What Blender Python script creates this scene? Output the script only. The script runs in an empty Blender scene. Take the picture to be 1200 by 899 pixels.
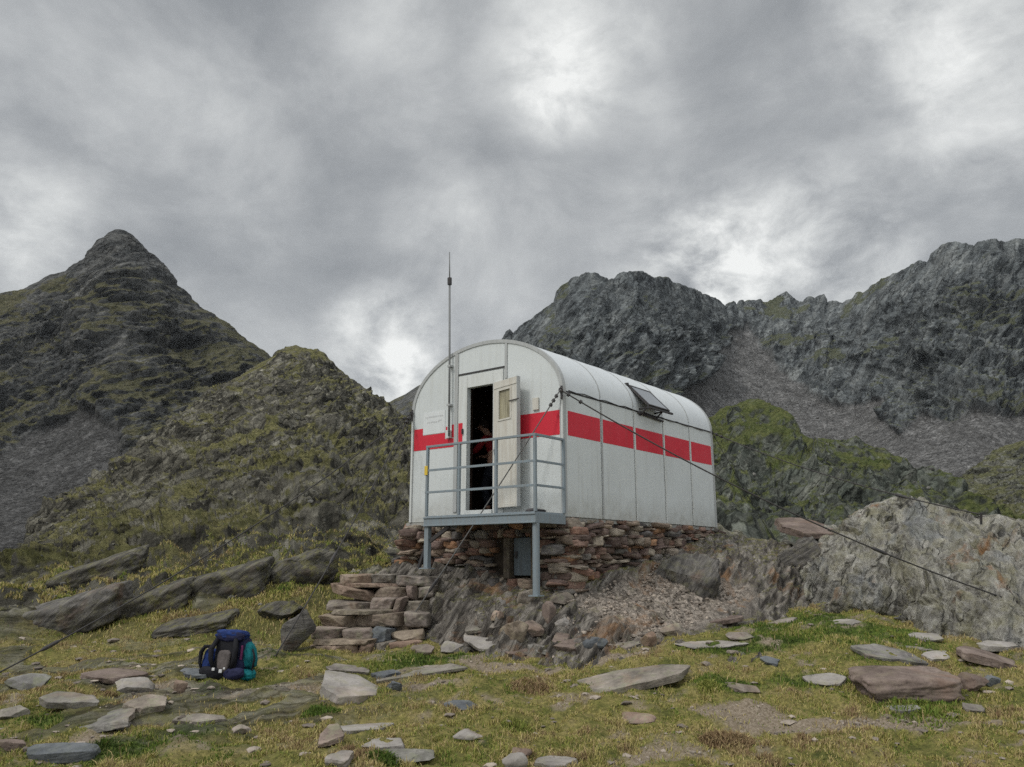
import bpy, bmesh, math, random
import numpy as np
from mathutils import Vector, Matrix
random.seed(7)
RNG = np.random.default_rng(11)
SC = bpy.context.scene
COL = SC.collection
# ------------------------------------------------------------------ camera model
F, PITCH, EYE = 932.8, math.radians(12.43), 1.5
CS, SN = math.cos(PITCH), math.sin(PITCH)


def P(px, py, Y):
    """world point at forward distance Y seen at pixel (px, py) of the 1200x899 photograph"""
    t = (449.5 - np.asarray(py, float)) / F
    dz = Y * (SN + t * CS) / (CS - t * SN)
    d = Y * CS + dz * SN
    x = (np.asarray(px, float) - 600) / F * d
    return np.stack(np.broadcast_arrays(x, Y + 0 * x, EYE + dz), -1)


# ------------------------------------------------------------------ noise
_perm = np.random.default_rng(5).permutation(512).astype(np.int64)
_grad = np.random.default_rng(6).normal(size=(512, 3))
_grad /= np.linalg.norm(_grad, axis=1)[:, None]


def pnoise(x, y, z, seed=0):
    x, y, z = np.broadcast_arrays(np.asarray(x, float), np.asarray(y, float), np.asarray(z, float))
    xi, yi, zi = np.floor(x), np.floor(y), np.floor(z)
    xf, yf, zf = x - xi, y - yi, z - zi
    xi, yi, zi = xi.astype(np.int64), yi.astype(np.int64), zi.astype(np.int64)
    u, v, w = (t * t * t * (t * (t * 6 - 15) + 10) for t in (xf, yf, zf))

    def g(i, j, k):
        h = _perm[(_perm[(_perm[(xi + i + seed * 17) & 511] + yi + j) & 511] + zi + k) & 511]
        q = _grad[h]
        return q[..., 0] * (xf - i) + q[..., 1] * (yf - j) + q[..., 2] * (zf - k)
    L = lambda a, b, t: a + t * (b - a)
    return 1.6 * L(L(L(g(0, 0, 0), g(1, 0, 0), u), L(g(0, 1, 0), g(1, 1, 0), u), v),
                   L(L(g(0, 0, 1), g(1, 0, 1), u), L(g(0, 1, 1), g(1, 1, 1), u), v), w)


def fbm(x, y, z, oct=5, gain=.5, seed=0):
    s, a, f = 0, 1, 1
    for o in range(oct):
        s = s + a * pnoise(x * f, y * f, z * f, seed + o)
        a *= gain
        f *= 2.03
    return s


def ridged(x, y, z, oct=5, gain=.5, seed=0):
    s, a, f = 0, 1, 1
    for o in range(oct):
        s = s + a * (1 - 2 * np.abs(pnoise(x * f, y * f, z * f, seed + o)))
        a *= gain
        f *= 2.03
    return s


def beds(q, seed=0, sharp=.82):
    """stepped strata: slabs that rise slowly and break off sharply, each step of its own height"""
    k = np.floor(q)
    f = q - k
    h = (np.sin(k * 12.9898 + seed * 3.1) * 43758.5453) % 1.0
    return (np.where(f < sharp, f / sharp, (1 - f) / (1 - sharp)) - .5) * (.35 + 1.1 * h)


def sst(a, b, x):
    t = np.clip((x - a) / (b - a), 0, 1)
    return t * t * (3 - 2 * t)


# ------------------------------------------------------------------ mesh helpers
def mesh_np(name, v, f, smooth=True, attrs=None):
    me = bpy.data.meshes.new(name)
    v = np.ascontiguousarray(v, dtype=np.float32)
    f = np.ascontiguousarray(f, dtype=np.int32)
    k = f.shape[1]
    me.vertices.add(len(v))
    me.vertices.foreach_set('co', v.ravel())
    me.loops.add(f.size)
    me.loops.foreach_set('vertex_index', f.ravel())
    me.polygons.add(len(f))
    me.polygons.foreach_set('loop_start', np.arange(0, f.size, k, dtype=np.int32))
    me.polygons.foreach_set('use_smooth', np.full(len(f), smooth))
    for n, a in (attrs or {}).items():
        a = np.asarray(a, dtype=np.float32)
        if a.ndim == 2:
            at = me.attributes.new(n, 'FLOAT_COLOR', 'POINT')
            at.data.foreach_set('color', np.concatenate([a, np.ones((len(a), 1), np.float32)], 1).ravel())
        else:
            at = me.attributes.new(n, 'FLOAT', 'POINT')
            at.data.foreach_set('value', a)
    me.update(calc_edges=True)
    return me


def link(name, me, mat=None, parent=None):
    o = bpy.data.objects.new(name, me)
    if mat is not None:
        me.materials.append(mat)
    COL.objects.link(o)
    if parent is not None:
        o.parent = parent
    return o


def tag(o, label, cat, group=None, kind=None):
    o['label'] = label
    o['category'] = cat
    if group:
        o['group'] = group
    if kind:
        o['kind'] = kind
    return o


def empty(name, label, cat, loc=(0, 0, 0), rz=0, group=None):
    o = bpy.data.objects.new(name, None)
    o.empty_display_size = .2
    COL.objects.link(o)
    o.location = loc
    o.rotation_euler = (0, 0, rz)
    return tag(o, label, cat, group)


def grid_faces(nr, nc):
    i = np.arange(nr * nc).reshape(nr, nc)
    return np.stack([i[:-1, :-1], i[:-1, 1:], i[1:, 1:], i[1:, :-1]], -1).reshape(-1, 4)


def grid_normals(V):
    du = np.gradient(V, axis=1)
    dv = np.gradient(V, axis=0)
    n = np.cross(du, dv)
    n /= np.linalg.norm(n, axis=-1, keepdims=True) + 1e-9
    n[n[..., 2] < 0] *= -1
    return n


class MB:
    """collects boxes and tubes into one mesh"""

    def __init__(s):
        s.v, s.f = [], []

    def add(s, vs, fs):
        n = len(s.v)
        s.v += [tuple(map(float, q)) for q in vs]
        s.f += [tuple(i + n for i in f) for f in fs]
        return s

    def box(s, x0, x1, y0, y1, z0, z1):
        vs = [(x, y, z) for x in (x0, x1) for y in (y0, y1) for z in (z0, z1)]
        return s.add(vs, [(0, 1, 3, 2), (4, 6, 7, 5), (0, 4, 5, 1), (2, 3, 7, 6), (0, 2, 6, 4), (1, 5, 7, 3)])

    def bar(s, p, q, w, h, up=(0, 0, 1)):
        p, q = Vector(p), Vector(q)
        d = (q - p).normalized()
        r = d.cross(Vector(up))
        if r.length < 1e-4:
            r = d.cross(Vector((1, 0, 0)))
        r.normalize()
        t = r.cross(d)
        vs = [e + r * a * w / 2 + t * b * h / 2 for e in (p, q) for a, b in ((-1, -1), (1, -1), (1, 1), (-1, 1))]
        return s.add(vs, [(0, 1, 2, 3), (7, 6, 5, 4), (0, 4, 5, 1), (1, 5, 6, 2), (2, 6, 7, 3), (3, 7, 4, 0)])

    def tube(s, pts, r, n=10, cap=True):
        pts = [Vector(p) for p in pts]
        rs = r if isinstance(r, (list, tuple)) else [r] * len(pts)
        vs, fs = [], []
        ref = None
        for i, p in enumerate(pts):
            d = (pts[min(i + 1, len(pts) - 1)] - pts[max(i - 1, 0)]).normalized()
            if ref is None:
                ref = d.orthogonal().normalized()
            ref = (ref - d * ref.dot(d)).normalized()
            b = d.cross(ref)
            for k in range(n):
                a = 2 * math.pi * k / n
                vs.append(p + (ref * math.cos(a) + b * math.sin(a)) * rs[i])
        for i in range(len(pts) - 1):
            for k in range(n):
                fs.append((i * n + k, i * n + (k + 1) % n, (i + 1) * n + (k + 1) % n, (i + 1) * n + k))
        if cap:
            fs.append(tuple(range(n))[::-1])
            fs.append(tuple((len(pts) - 1) * n + k for k in range(n)))
        return s.add(vs, fs)

    def build(s, name, mat, parent=None, bevel=0, smooth=False):
        me = bpy.data.meshes.new(name)
        me.from_pydata(s.v, [], s.f)
        bm = bmesh.new()
        bm.from_mesh(me)
        bmesh.ops.recalc_face_normals(bm, faces=bm.faces)
        bm.to_mesh(me)
        bm.free()
        if smooth:
            me.polygons.foreach_set('use_smooth', [True] * len(me.polygons))
        o = link(name, me, mat, parent)
        if bevel:
            b = o.modifiers.new('edge', 'BEVEL')
            b.width = bevel
            b.segments = 2
            b.limit_method = 'ANGLE'
        return o


def ico(level):
    bm = bmesh.new()
    bmesh.ops.create_icosphere(bm, subdivisions=level, radius=1)
    v = np.array([q.co[:] for q in bm.verts])
    f = np.array([[q.index for q in g.verts] for g in bm.faces])
    bm.free()
    return v, f


ICO = {k: ico(k) for k in (2, 3, 4, 5)}


def rock_verts(seed, dims, level=4, planes=12, cut=(.5, .8), rough=.05, slab=None, strata=0.0):
    """an angular stone: a ball cut by random planes, then roughened"""
    r = np.random.default_rng(seed)
    v = ICO[level][0].copy()
    if slab:
        v = v / ((np.abs(v) ** 7).sum(1) ** (1 / 7))[:, None]
        v[:, 2] *= slab
    else:
        v *= 1.25
    for k in range(planes):
        n = r.normal(size=3)
        if slab:
            n[2] *= .12
        n /= np.linalg.norm(n)
        d = r.uniform(*cut)
        ex = np.clip(v @ n - d, 0, None)
        v -= ex[:, None] * n
    if slab:
        for sgn in (1, -1):
            n = np.array([r.normal() * .1, r.normal() * .1, sgn])
            n /= np.linalg.norm(n)
            ex = np.clip(v @ n - slab * .92, 0, None)
            v -= ex[:, None] * n
    ext = np.abs(v).max(0)
    v = v / ext * np.array(dims) / 2
    m = float(np.mean(dims))
    nn = v / (np.linalg.norm(v, axis=1)[:, None] + 1e-9)
    q = v / m
    v += nn * (fbm(q[:, 0] * 2.2, q[:, 1] * 2.2, q[:, 2] * 2.2, 5, .55, seed % 50) * rough * m)[:, None] * np.clip(np.array(dims) / m, .15, 1.2)
    if strata:
        w = ridged(q[:, 0] * .9 + seed, q[:, 1] * .9, v[:, 2] / max(dims[2], .05) * 2.4, 3, .5, 3)
        v[:, :2] *= (1 + strata * .12 * w)[:, None]
    return v


# ------------------------------------------------------------------ material helpers
class M:
    def __init__(s, name, rough=.9, spec=.25, metal=0):
        s.m = bpy.data.materials.new(name)
        s.m.use_nodes = True
        s.t = s.m.node_tree
        s.b = s.t.nodes['Principled BSDF']
        s.b.inputs['Roughness'].default_value = rough
        s.b.inputs['Specular IOR Level'].default_value = spec
        s.b.inputs['Metallic'].default_value = metal

    def n(s, typ, ins=None, **pr):
        x = s.t.nodes.new('ShaderNode' + typ)
        for k, v in pr.items():
            setattr(x, k, v)
        for k, v in (ins or {}).items():
            s.put(x.inputs[k], v)
        return x

    def put(s, sock, v):
        if isinstance(v, bpy.types.NodeSocket):
            s.t.links.new(v, sock)
        else:
            sock.default_value = v

    def noise(s, vec, scale, det=8, rough=.6, dist=0, d4=None):
        x = s.n('TexNoise', {'Vector': vec, 'Scale': scale, 'Detail': det, 'Roughness': rough, 'Distortion': dist})
        return x.outputs['Fac']

    def ramp(s, fac, stops):
        x = s.n('ValToRGB', {'Fac': fac})
        e = x.color_ramp.elements
        while len(e) < len(stops):
            e.new(.5)
        for q, (p, c) in zip(e, stops):
            q.position = p
            q.color = (c, c, c, 1) if isinstance(c, (int, float)) else (*c, 1)
        return x.outputs['Color']

    def mix(s, fac, a, b, mode='MIX'):
        x = s.n('Mix', data_type='RGBA', blend_type=mode)
        s.put(x.inputs[0], fac)
        for i, v in ((6, a), (7, b)):
            s.put(x.inputs[i], (*v, 1) if isinstance(v, tuple) and len(v) == 3 else v)
        return x.outputs[2]

    def math(s, op, a, b=0.0, clamp=False):
        x = s.n('Math', operation=op, use_clamp=clamp)
        s.put(x.inputs[0], a)
        s.put(x.inputs[1], b)
        return x.outputs[0]

    def mapping(s, vec, scale=(1, 1, 1), rot=(0, 0, 0), loc=(0, 0, 0)):
        return s.n('Mapping', {'Vector': vec, 'Scale': scale, 'Rotation': rot, 'Location': loc}).outputs[0]

    def aniso(s, vec, rot, scale, loc=(0, 0, 0)):
        """turn first, then stretch"""
        return s.mapping(s.mapping(vec, (1, 1, 1), tuple(math.radians(q) for q in rot)), scale, (0, 0, 0), loc)

    def coord(s, which='Object'):
        return s.n('TexCoord').outputs[which]

    def pos(s):
        return s.n('NewGeometry').outputs['Position']

    def attr(s, name, out='Fac'):
        return s.n('Attribute', attribute_name=name).outputs[out]

    def sep(s, vec):
        return s.n('SeparateXYZ', {0: vec}).outputs

    def color(s, c):
        s.put(s.b.inputs['Base Color'], (*c, 1) if isinstance(c, tuple) and len(c) == 3 else c)
        return s

    def bump(s, h, strength=.5, dist=.02):
        x = s.n('Bump', {'Height': h, 'Strength': strength, 'Distance': dist})
        s.put(s.b.inputs['Normal'], x.outputs[0])
        return s


def painted(name, col, dirt=(.25, .22, .17), amt=.35, rough=.5, scale=3, spec=.3, streak=True):
    m = M(name, rough, spec)
    c = m.coord()
    a = m.noise(m.mapping(c, (6, 6, .7) if streak else (1, 1, 1)), scale, 6, .65)
    b = m.noise(c, scale * 4, 8, .7)
    f = m.math('MULTIPLY', m.ramp(a, [(.42, 0), (.75, 1)]), amt)
    k = m.mix(f, col, dirt)
    k = m.mix(m.math('MULTIPLY', m.ramp(b, [(.55, 0), (.8, 1)]), amt * .6), k, tuple(q * .6 for q in col))
    m.color(k)
    m.put(m.b.inputs['Roughness'], m.ramp(b, [(.3, rough - .1), (.7, rough + .15)]))
    m.bump(m.noise(c, 1.6, 3, .5), .15, .02)
    return m.m


def rock_mat(name, dark, mid, light, scale=3.0, lichen=.3, lichen_col=(.16, .16, .07), rust=.0, rust_col=(.25, .11, .04),
             strata=None, strata_amt=.5, bump=.6, dist=.03, world=False, vary=False, tints=None):
    m = M(name, .92, .18)
    c = m.pos() if world else m.coord()
    if vary:
        rnd = m.n('ObjectInfo').outputs['Random']
        off = m.n('CombineXYZ', {0: m.math('MULTIPLY', rnd, 37.), 1: m.math('MULTIPLY', rnd, 91.), 2: rnd}).outputs[0]
        c = m.n('VectorMath', {0: c, 1: off}, operation='ADD').outputs[0]
    a = m.noise(c, scale, 10, .68, .4)
    k = m.ramp(a, [(.28, dark), (.5, mid), (.72, light)])
    h = a
    if strata is not None:
        st = m.noise(m.aniso(c, strata, (1.2, 1.2, 9)), scale * .7, 7, .62, .6)
        k = m.mix(strata_amt, k, m.ramp(st, [(.3, tuple(.35 * q for q in dark)), (.5, mid), (.68, light)]))
        h = m.math('ADD', m.math('MULTIPLY', a, .6), m.math('MULTIPLY', st, .9))
    if vary and tints:
        wn = m.n('TexWhiteNoise', {'W': rnd}, noise_dimensions='1D').outputs['Value']
        k = m.mix(.75, k, m.mix(1.0, k, m.ramp(wn, [(i / max(1, len(tints) - 1), t) for i, t in enumerate(tints)]), 'MULTIPLY'))
    fine = m.noise(c, scale * 9, 8, .75)
    k = m.mix(m.math('MULTIPLY', m.ramp(fine, [(.52, 0), (.7, 1)]), .5), k, tuple(q * .35 for q in dark))
    if rust:
        rr = m.noise(c, scale * .55, 4, .6, .8)
        k = m.mix(m.math('MULTIPLY', m.ramp(rr, [(.55, 0), (.7, 1)]), rust), k, rust_col)
    if lichen:
        li = m.noise(c, scale * 2.2, 9, .72)
        k = m.mix(m.math('MULTIPLY', m.ramp(li, [(.5, 0), (.62, 1)]), lichen), k, lichen_col)
    m.color(k)
    h = m.math('ADD', h, m.math('MULTIPLY', fine, .35))
    m.bump(h, bump, dist)
    return m
RELIEF = {}      # displaced grids, kept so that stones and ropes can be set down on them
# ------------------------------------------------------------------ ground heights
GY = np.array([-6, 3, 6, 7, 8, 9.4, 10.5, 11.5, 13, 16, 20, 26, 32, 45, 80, 300, 6000.])
GC = np.array([-500, 0, 200, 400, 600, 800, 1000, 1200, 1700.])
GZ = np.array([
    [-.4] * 9,
    [-.25] * 9,
    [0, 0, 0, 0, 0, 0, 0, 0, 0],
    [.07, .08, .08, .08, .09, .1, .12, .12, .1],
    [.14, .16, .2, .2, .24, .34, .35, .3, .25],
    [.22, .26, .32, .37, .44, .54, .6, .5, .4],
    [.26, .31, .38, .46, .52, .65, .74, .6, .5],
    [.28, .34, .43, .52, .62, .72, .82, .75, .6],
    [.3, .36, .4, .62, .85, .85, .95, .9, .8],
    [.3, .36, .4, .7, 1.6, 1.65, 1.35, 1.15, 1.0],
    [.3, .36, .4, .7, 1.7, 1.65, 1.45, 1.3, 1.2],
    [.3, .3, .3, .6, 1.2, 1.1, .9, .9, .9],
    [.2, .2, .2, .3, .6, .5, .4, .4, .4],
    [.4, .3, .2, 0, 0, 0, 0, 0, 0],
    [-2] * 9,
    [-9] * 9,
    [-60] * 9])


def bil(T, ys, cs, y, c):
    y = np.clip(y, ys[0], ys[-1])
    c = np.clip(c, cs[0], cs[-1])
    i = np.clip(np.searchsorted(ys, y) - 1, 0, len(ys) - 2)
    j = np.clip(np.searchsorted(cs, c) - 1, 0, len(cs) - 2)
    a = (y - ys[i]) / (ys[i + 1] - ys[i])
    b = (c - cs[j]) / (cs[j + 1] - cs[j])
    b = b * b * (3 - 2 * b)
    return (T[i, j] * (1 - a) * (1 - b) + T[i + 1, j] * a * (1 - b) + T[i, j + 1] * (1 - a) * b + T[i + 1, j + 1] * a * b)


def rockzone(x, y):
    c = 600 + 933 * x / np.maximum(y, 3)
    edge = np.interp(c, [-300, 0, 200, 330, 430, 520, 700], [10.2, 10.4, 11.8, 11.6, 13.2, 14, 15])
    return sst(0, 1.6, y - edge + 1.1 * fbm(x * .5, y * .5, 3, 3))


def ground_z(x, y, full=False):
    x, y = np.asarray(x, float), np.asarray(y, float)
    z = bil(GZ, GY, GC, y, 600 + 933 * x / np.maximum(y, 3))
    near = sst(60, 20, y)
    z = z + near * (.10 * fbm(x * .45, y * .45, 1, 3) * sst(5, 9, y) + .05 * fbm(x * 1.3, y * 1.3, 2, 3))
    bumps = fbm(x * 2.4, y * 2.4, 4, 5, .58)
    z = z + near * .045 * bumps
    rz = rockzone(x, y)
    al, ac = x * .80 + y * .60, -x * .60 + y * .80
    w = fbm(x * .3, y * .3, 9, 3) * .9
    rd = ridged(al * .22 + w, ac * .85 + w, 1.5, 5, .56, 7)
    rb = ridged(al * .10 + .4 * w, ac * .34 + .4 * w, 7.5, 4, .55, 27)
    z = z + near * rz * (.42 * (rb - .75) + .22 * (rd - .5) + .10 * (ridged(al * .8 + 3, ac * 2.6 + w, 4.5, 4, .6, 17) - .5))
    if full:
        return z, rz, rd, bumps
    return z


# bedrock below the hut, in the hut's own frame (a: to the left along the front, b: back along the side)
YAW = math.radians(38.53)
HO = np.array([.689, 10.5, EYE + .541])
UV = np.array([-math.cos(YAW), math.sin(YAW)])
VV = np.array([math.sin(YAW), math.cos(YAW)])
BA = np.array([-3.4, -2, -1.2, -.6, 0, .8, 1.6, 2.4, 3.0, 3.8, 5.2])
BB = np.array([-2.2, -1.6, -1.1, -.7, -.3, 0, 1, 2.3, 3.5, 4.65, 6, 8])
BZ = np.array([
    [-.4] * 11,
    [-.2, -.1, .0, .1, .15, .15, .15, .1, .1, .1, .0],
    [.0, .1, .2, .34, .5, .55, .5, .45, .4, .3, .1],
    [.2, .3, .42, .6, .82, .88, .88, .8, .7, .6, .4],
    [.25, .4, .52, .78, .98, 1.05, 1.15, 1.1, 1.0, .9, .6],
    [.3, .5, .66, .9, 1.08, 1.15, 1.36, 1.42, 1.35, 1.1, .8],
    [.4, .52, .72, 1.0, 1.32, 1.5, 1.7, 1.7, 1.6, 1.4, 1.0],
    [.45, .66, .95, 1.22, 1.48, 1.7, 1.8, 1.8, 1.8, 1.6, 1.3],
    [.5, .85, 1.45, 1.62, 1.74, 1.8, 1.9, 1.9, 1.85, 1.7, 1.5],
    [.65, 1.35, 1.72, 1.84, 1.92, 1.9, 1.9, 1.9, 1.8, 1.7, 1.5],
    [.7, 1.3, 1.55, 1.65, 1.7, 1.7, 1.7, 1.7, 1.7, 1.6, 1.4],
    [.2, .6, .9, 1.0, 1.0, 1, 1, 1, 1, 1, .8]])


def to_ab(x, y):
    dx, dy = np.asarray(x) - HO[0], np.asarray(y) - HO[1]
    return dx * UV[0] + dy * UV[1], dx * VV[0] + dy * VV[1]


def bed_z(x, y):
    a, b = to_ab(x, y)
    z = bil(BZ, BB, BA, b, a)
    out = (a < BA[0]) | (a > BA[-1]) | (b < BB[0]) | (b > BB[-1])
    return np.where(out, -5, z)


def top_z(x, y):
    return np.maximum(ground_z(x, y), bed_z(x, y))


def hit(px, py, lo=5.0, hi=22.0, ground_only=False):
    Y = np.arange(lo, hi, .01)
    p = P(px, py, Y)
    H = ground_z(p[:, 0], p[:, 1]) if ground_only else top_z(p[:, 0], p[:, 1])
    k = np.nonzero(p[:, 2] <= H)[0]
    q = p[k[0]] if len(k) else P(px, py, 10.0)
    return q


# ------------------------------------------------------------------ materials
STONE_TINTS = [(.95, 1.0, 1.05), (1.12, 1.0, .92), (1.3, .95, .8), (.8, .85, .9), (1.1, 1.08, 1.0), (1.25, 1.1, .95), (.9, .95, .9), (1.2, .9, .8)]
MAT_STONE = rock_mat('grey slate', (.06, .056, .052), (.175, .163, .15), (.31, .29, .27), 3.6, .45, (.22, .23, .14), .25, (.3, .18, .1), vary=True, tints=STONE_TINTS, bump=.45, dist=.02).m
MAT_PALE = rock_mat('pale quartz slate', (.13, .118, .106), (.25, .23, .21), (.36, .335, .31), 3.4, .45, (.24, .225, .15), .3, (.42, .3, .22), vary=True, bump=.35, dist=.015).m
MAT_DARK = rock_mat('dark slate', (.03, .033, .038), (.10, .108, .115), (.2, .207, .215), 3.2, .25, (.16, .17, .12), 0, strata=(8, 14, 0), strata_amt=.35, vary=True, bump=.5).m
MAT_RED = rock_mat('reddish slate', (.05, .036, .03), (.15, .115, .098), (.265, .21, .18), 2.8, .2, (.25, .22, .14), .25, (.26, .14, .08), vary=True, bump=.5).m
MAT_BROWN = rock_mat('brown step stone', (.06, .048, .038), (.175, .152, .128), (.31, .275, .235), 4.5, .3, (.28, .25, .16), .2, (.26, .15, .08), vary=True, bump=.6, tints=STONE_TINTS).m


def outcrop_cracks(m, rot, c):
    w = m.n('VectorMath', {0: m.mapping(rot, (.35, 1.0, 2.6)), 1: m.n('VectorMath', {0: m.n('TexNoise', {'Vector': c, 'Scale': 1.6, 'Detail': 6.}).outputs['Color'], 'Scale': .9}, operation='SCALE').outputs[0]}, operation='ADD').outputs[0]
    v = m.n('TexVoronoi', {'Vector': w, 'Scale': 1.5}, feature='DISTANCE_TO_EDGE').outputs['Distance']
    return m.ramp(v, [(0, 1), (.05, 0)])


def bedrock_material():
    m = M('tilted slate bedrock', .92, .15)
    c = m.pos()
    a = m.noise(c, 2.2, 11, .7, .5)
    st = m.noise(m.aniso(c, (0, 57, 20), (1.3, 3, 11)), 1.0, 9, .7, .8)
    k = m.ramp(st, [(.40, (.012, .011, .011)), (.48, (.085, .078, .07)), (.56, (.2, .183, .16)), (.64, (.32, .295, .26))])
    k2 = m.ramp(a, [(.34, (.04, .034, .03)), (.5, (.15, .13, .11)), (.68, (.3, .262, .22))])
    k = m.mix(.3, k, k2)
    cr = m.math('MULTIPLY', outcrop_cracks(m, m.mapping(m.mapping(c, (1, 1, 1), (0, math.radians(57), math.radians(20))), (1.4, 2, 1.6)), c), m.ramp(a, [(.4, .2), (.6, 1)]))
    k = m.mix(m.math('MULTIPLY', cr, .8), k, (.012, .011, .01))
    dirt = m.attr('scree')
    pebbles = m.n('TexVoronoi', {'Vector': c, 'Scale': 24.}).outputs
    gr = m.mix(.55, m.ramp(m.noise(c, 30, 6, .7), [(.35, (.1, .085, .07)), (.65, (.33, .28, .23))]), m.mix(1.0, (.46, .4, .34), m.sep(pebbles['Color'])[0], 'MULTIPLY'))
    k = m.mix(dirt, k, gr)
    rr = m.noise(c, 1.1, 5, .65, 1)
    k = m.mix(m.math('MULTIPLY', m.ramp(rr, [(.56, 0), (.66, 1)]), .55), k, (.27, .14, .06))
    li = m.noise(c, 4.5, 9, .72)
    k = m.mix(m.math('MULTIPLY', m.ramp(li, [(.56, 0), (.64, 1)]), .35), k, (.2, .19, .1))
    gr2 = m.attr('turf')
    k = m.mix(gr2, k, m.ramp(m.noise(c, 9, 8, .7), [(.3, (.05, .06, .02)), (.55, (.14, .13, .05)), (.8, (.2, .17, .08))]))
    m.color(k)
    m.bump(m.math('ADD', m.math('ADD', m.math('MULTIPLY', st, 1.1), m.math('MULTIPLY', a, .8)), m.math('MULTIPLY', pebbles['Distance'], m.math('MULTIPLY', dirt, .5))), .9, .06)
    return m.m


def ground_material():
    m = M('alpine turf', .95, .08)
    c = m.pos()
    big = m.noise(c, .55, 5, .6, .3)
    med = m.noise(c, 2.6, 8, .68, .3)
    fine = m.noise(c, 22, 8, .75)
    turf = m.ramp(med, [(.3, (.05, .062, .018)), (.42, (.14, .14, .04)), (.54, (.245, .21, .075)), (.7, (.28, .22, .11))])
    green = m.ramp(fine, [(.3, (.03, .055, .01)), (.7, (.1, .16, .025))])
    k = m.mix(m.math('MULTIPLY', m.attr('green'), .8), turf, green)
    k = m.mix(m.ramp(fine, [(.35, .75), (.6, 0)]), k, (.025, .028, .012))
    bare = m.ramp(m.noise(c, 38, 6, .75), [(.3, (.1, .075, .05)), (.5, (.21, .17, .125)), (.72, (.34, .29, .23))])
    k = m.mix(m.attr('bare'), k, bare)
    # slabs of rock coming through
    al = m.mapping(c, (1, 1, 1), (0, 0, math.radians(-37)))
    st = m.noise(m.mapping(al, (.5, 3.2, 3.2)), 1.1, 10, .7, .7)
    rk = m.ramp(st, [(.38, (.015, .015, .014)), (.46, (.075, .07, .06)), (.54, (.15, .142, .115)), (.66, (.29, .27, .22))])
    li = m.noise(c, 3.4, 9, .72)
    rk = m.mix(m.math('MULTIPLY', m.ramp(li, [(.5, 0), (.6, 1)]), .45), rk, (.17, .165, .06))
    cr = outcrop_cracks(m, m.mapping(al, (.9, 1.6, 1.6)), c)
    rk = m.mix(m.math('MULTIPLY', cr, .8), rk, (.015, .014, .012))
    rk = m.mix(m.ramp(m.noise(c, 7, 9, .75), [(.34, .8), (.46, 0)]), rk, (.02, .019, .016))
    k = m.mix(m.attr('rock'), k, rk)
    m.color(k)
    m.bump(m.math('ADD', m.math('MULTIPLY', fine, .6), m.math('MULTIPLY', st, m.math('MULTIPLY', m.attr('rock'), 2.0))), .8, .05)
    return m.m


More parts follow.
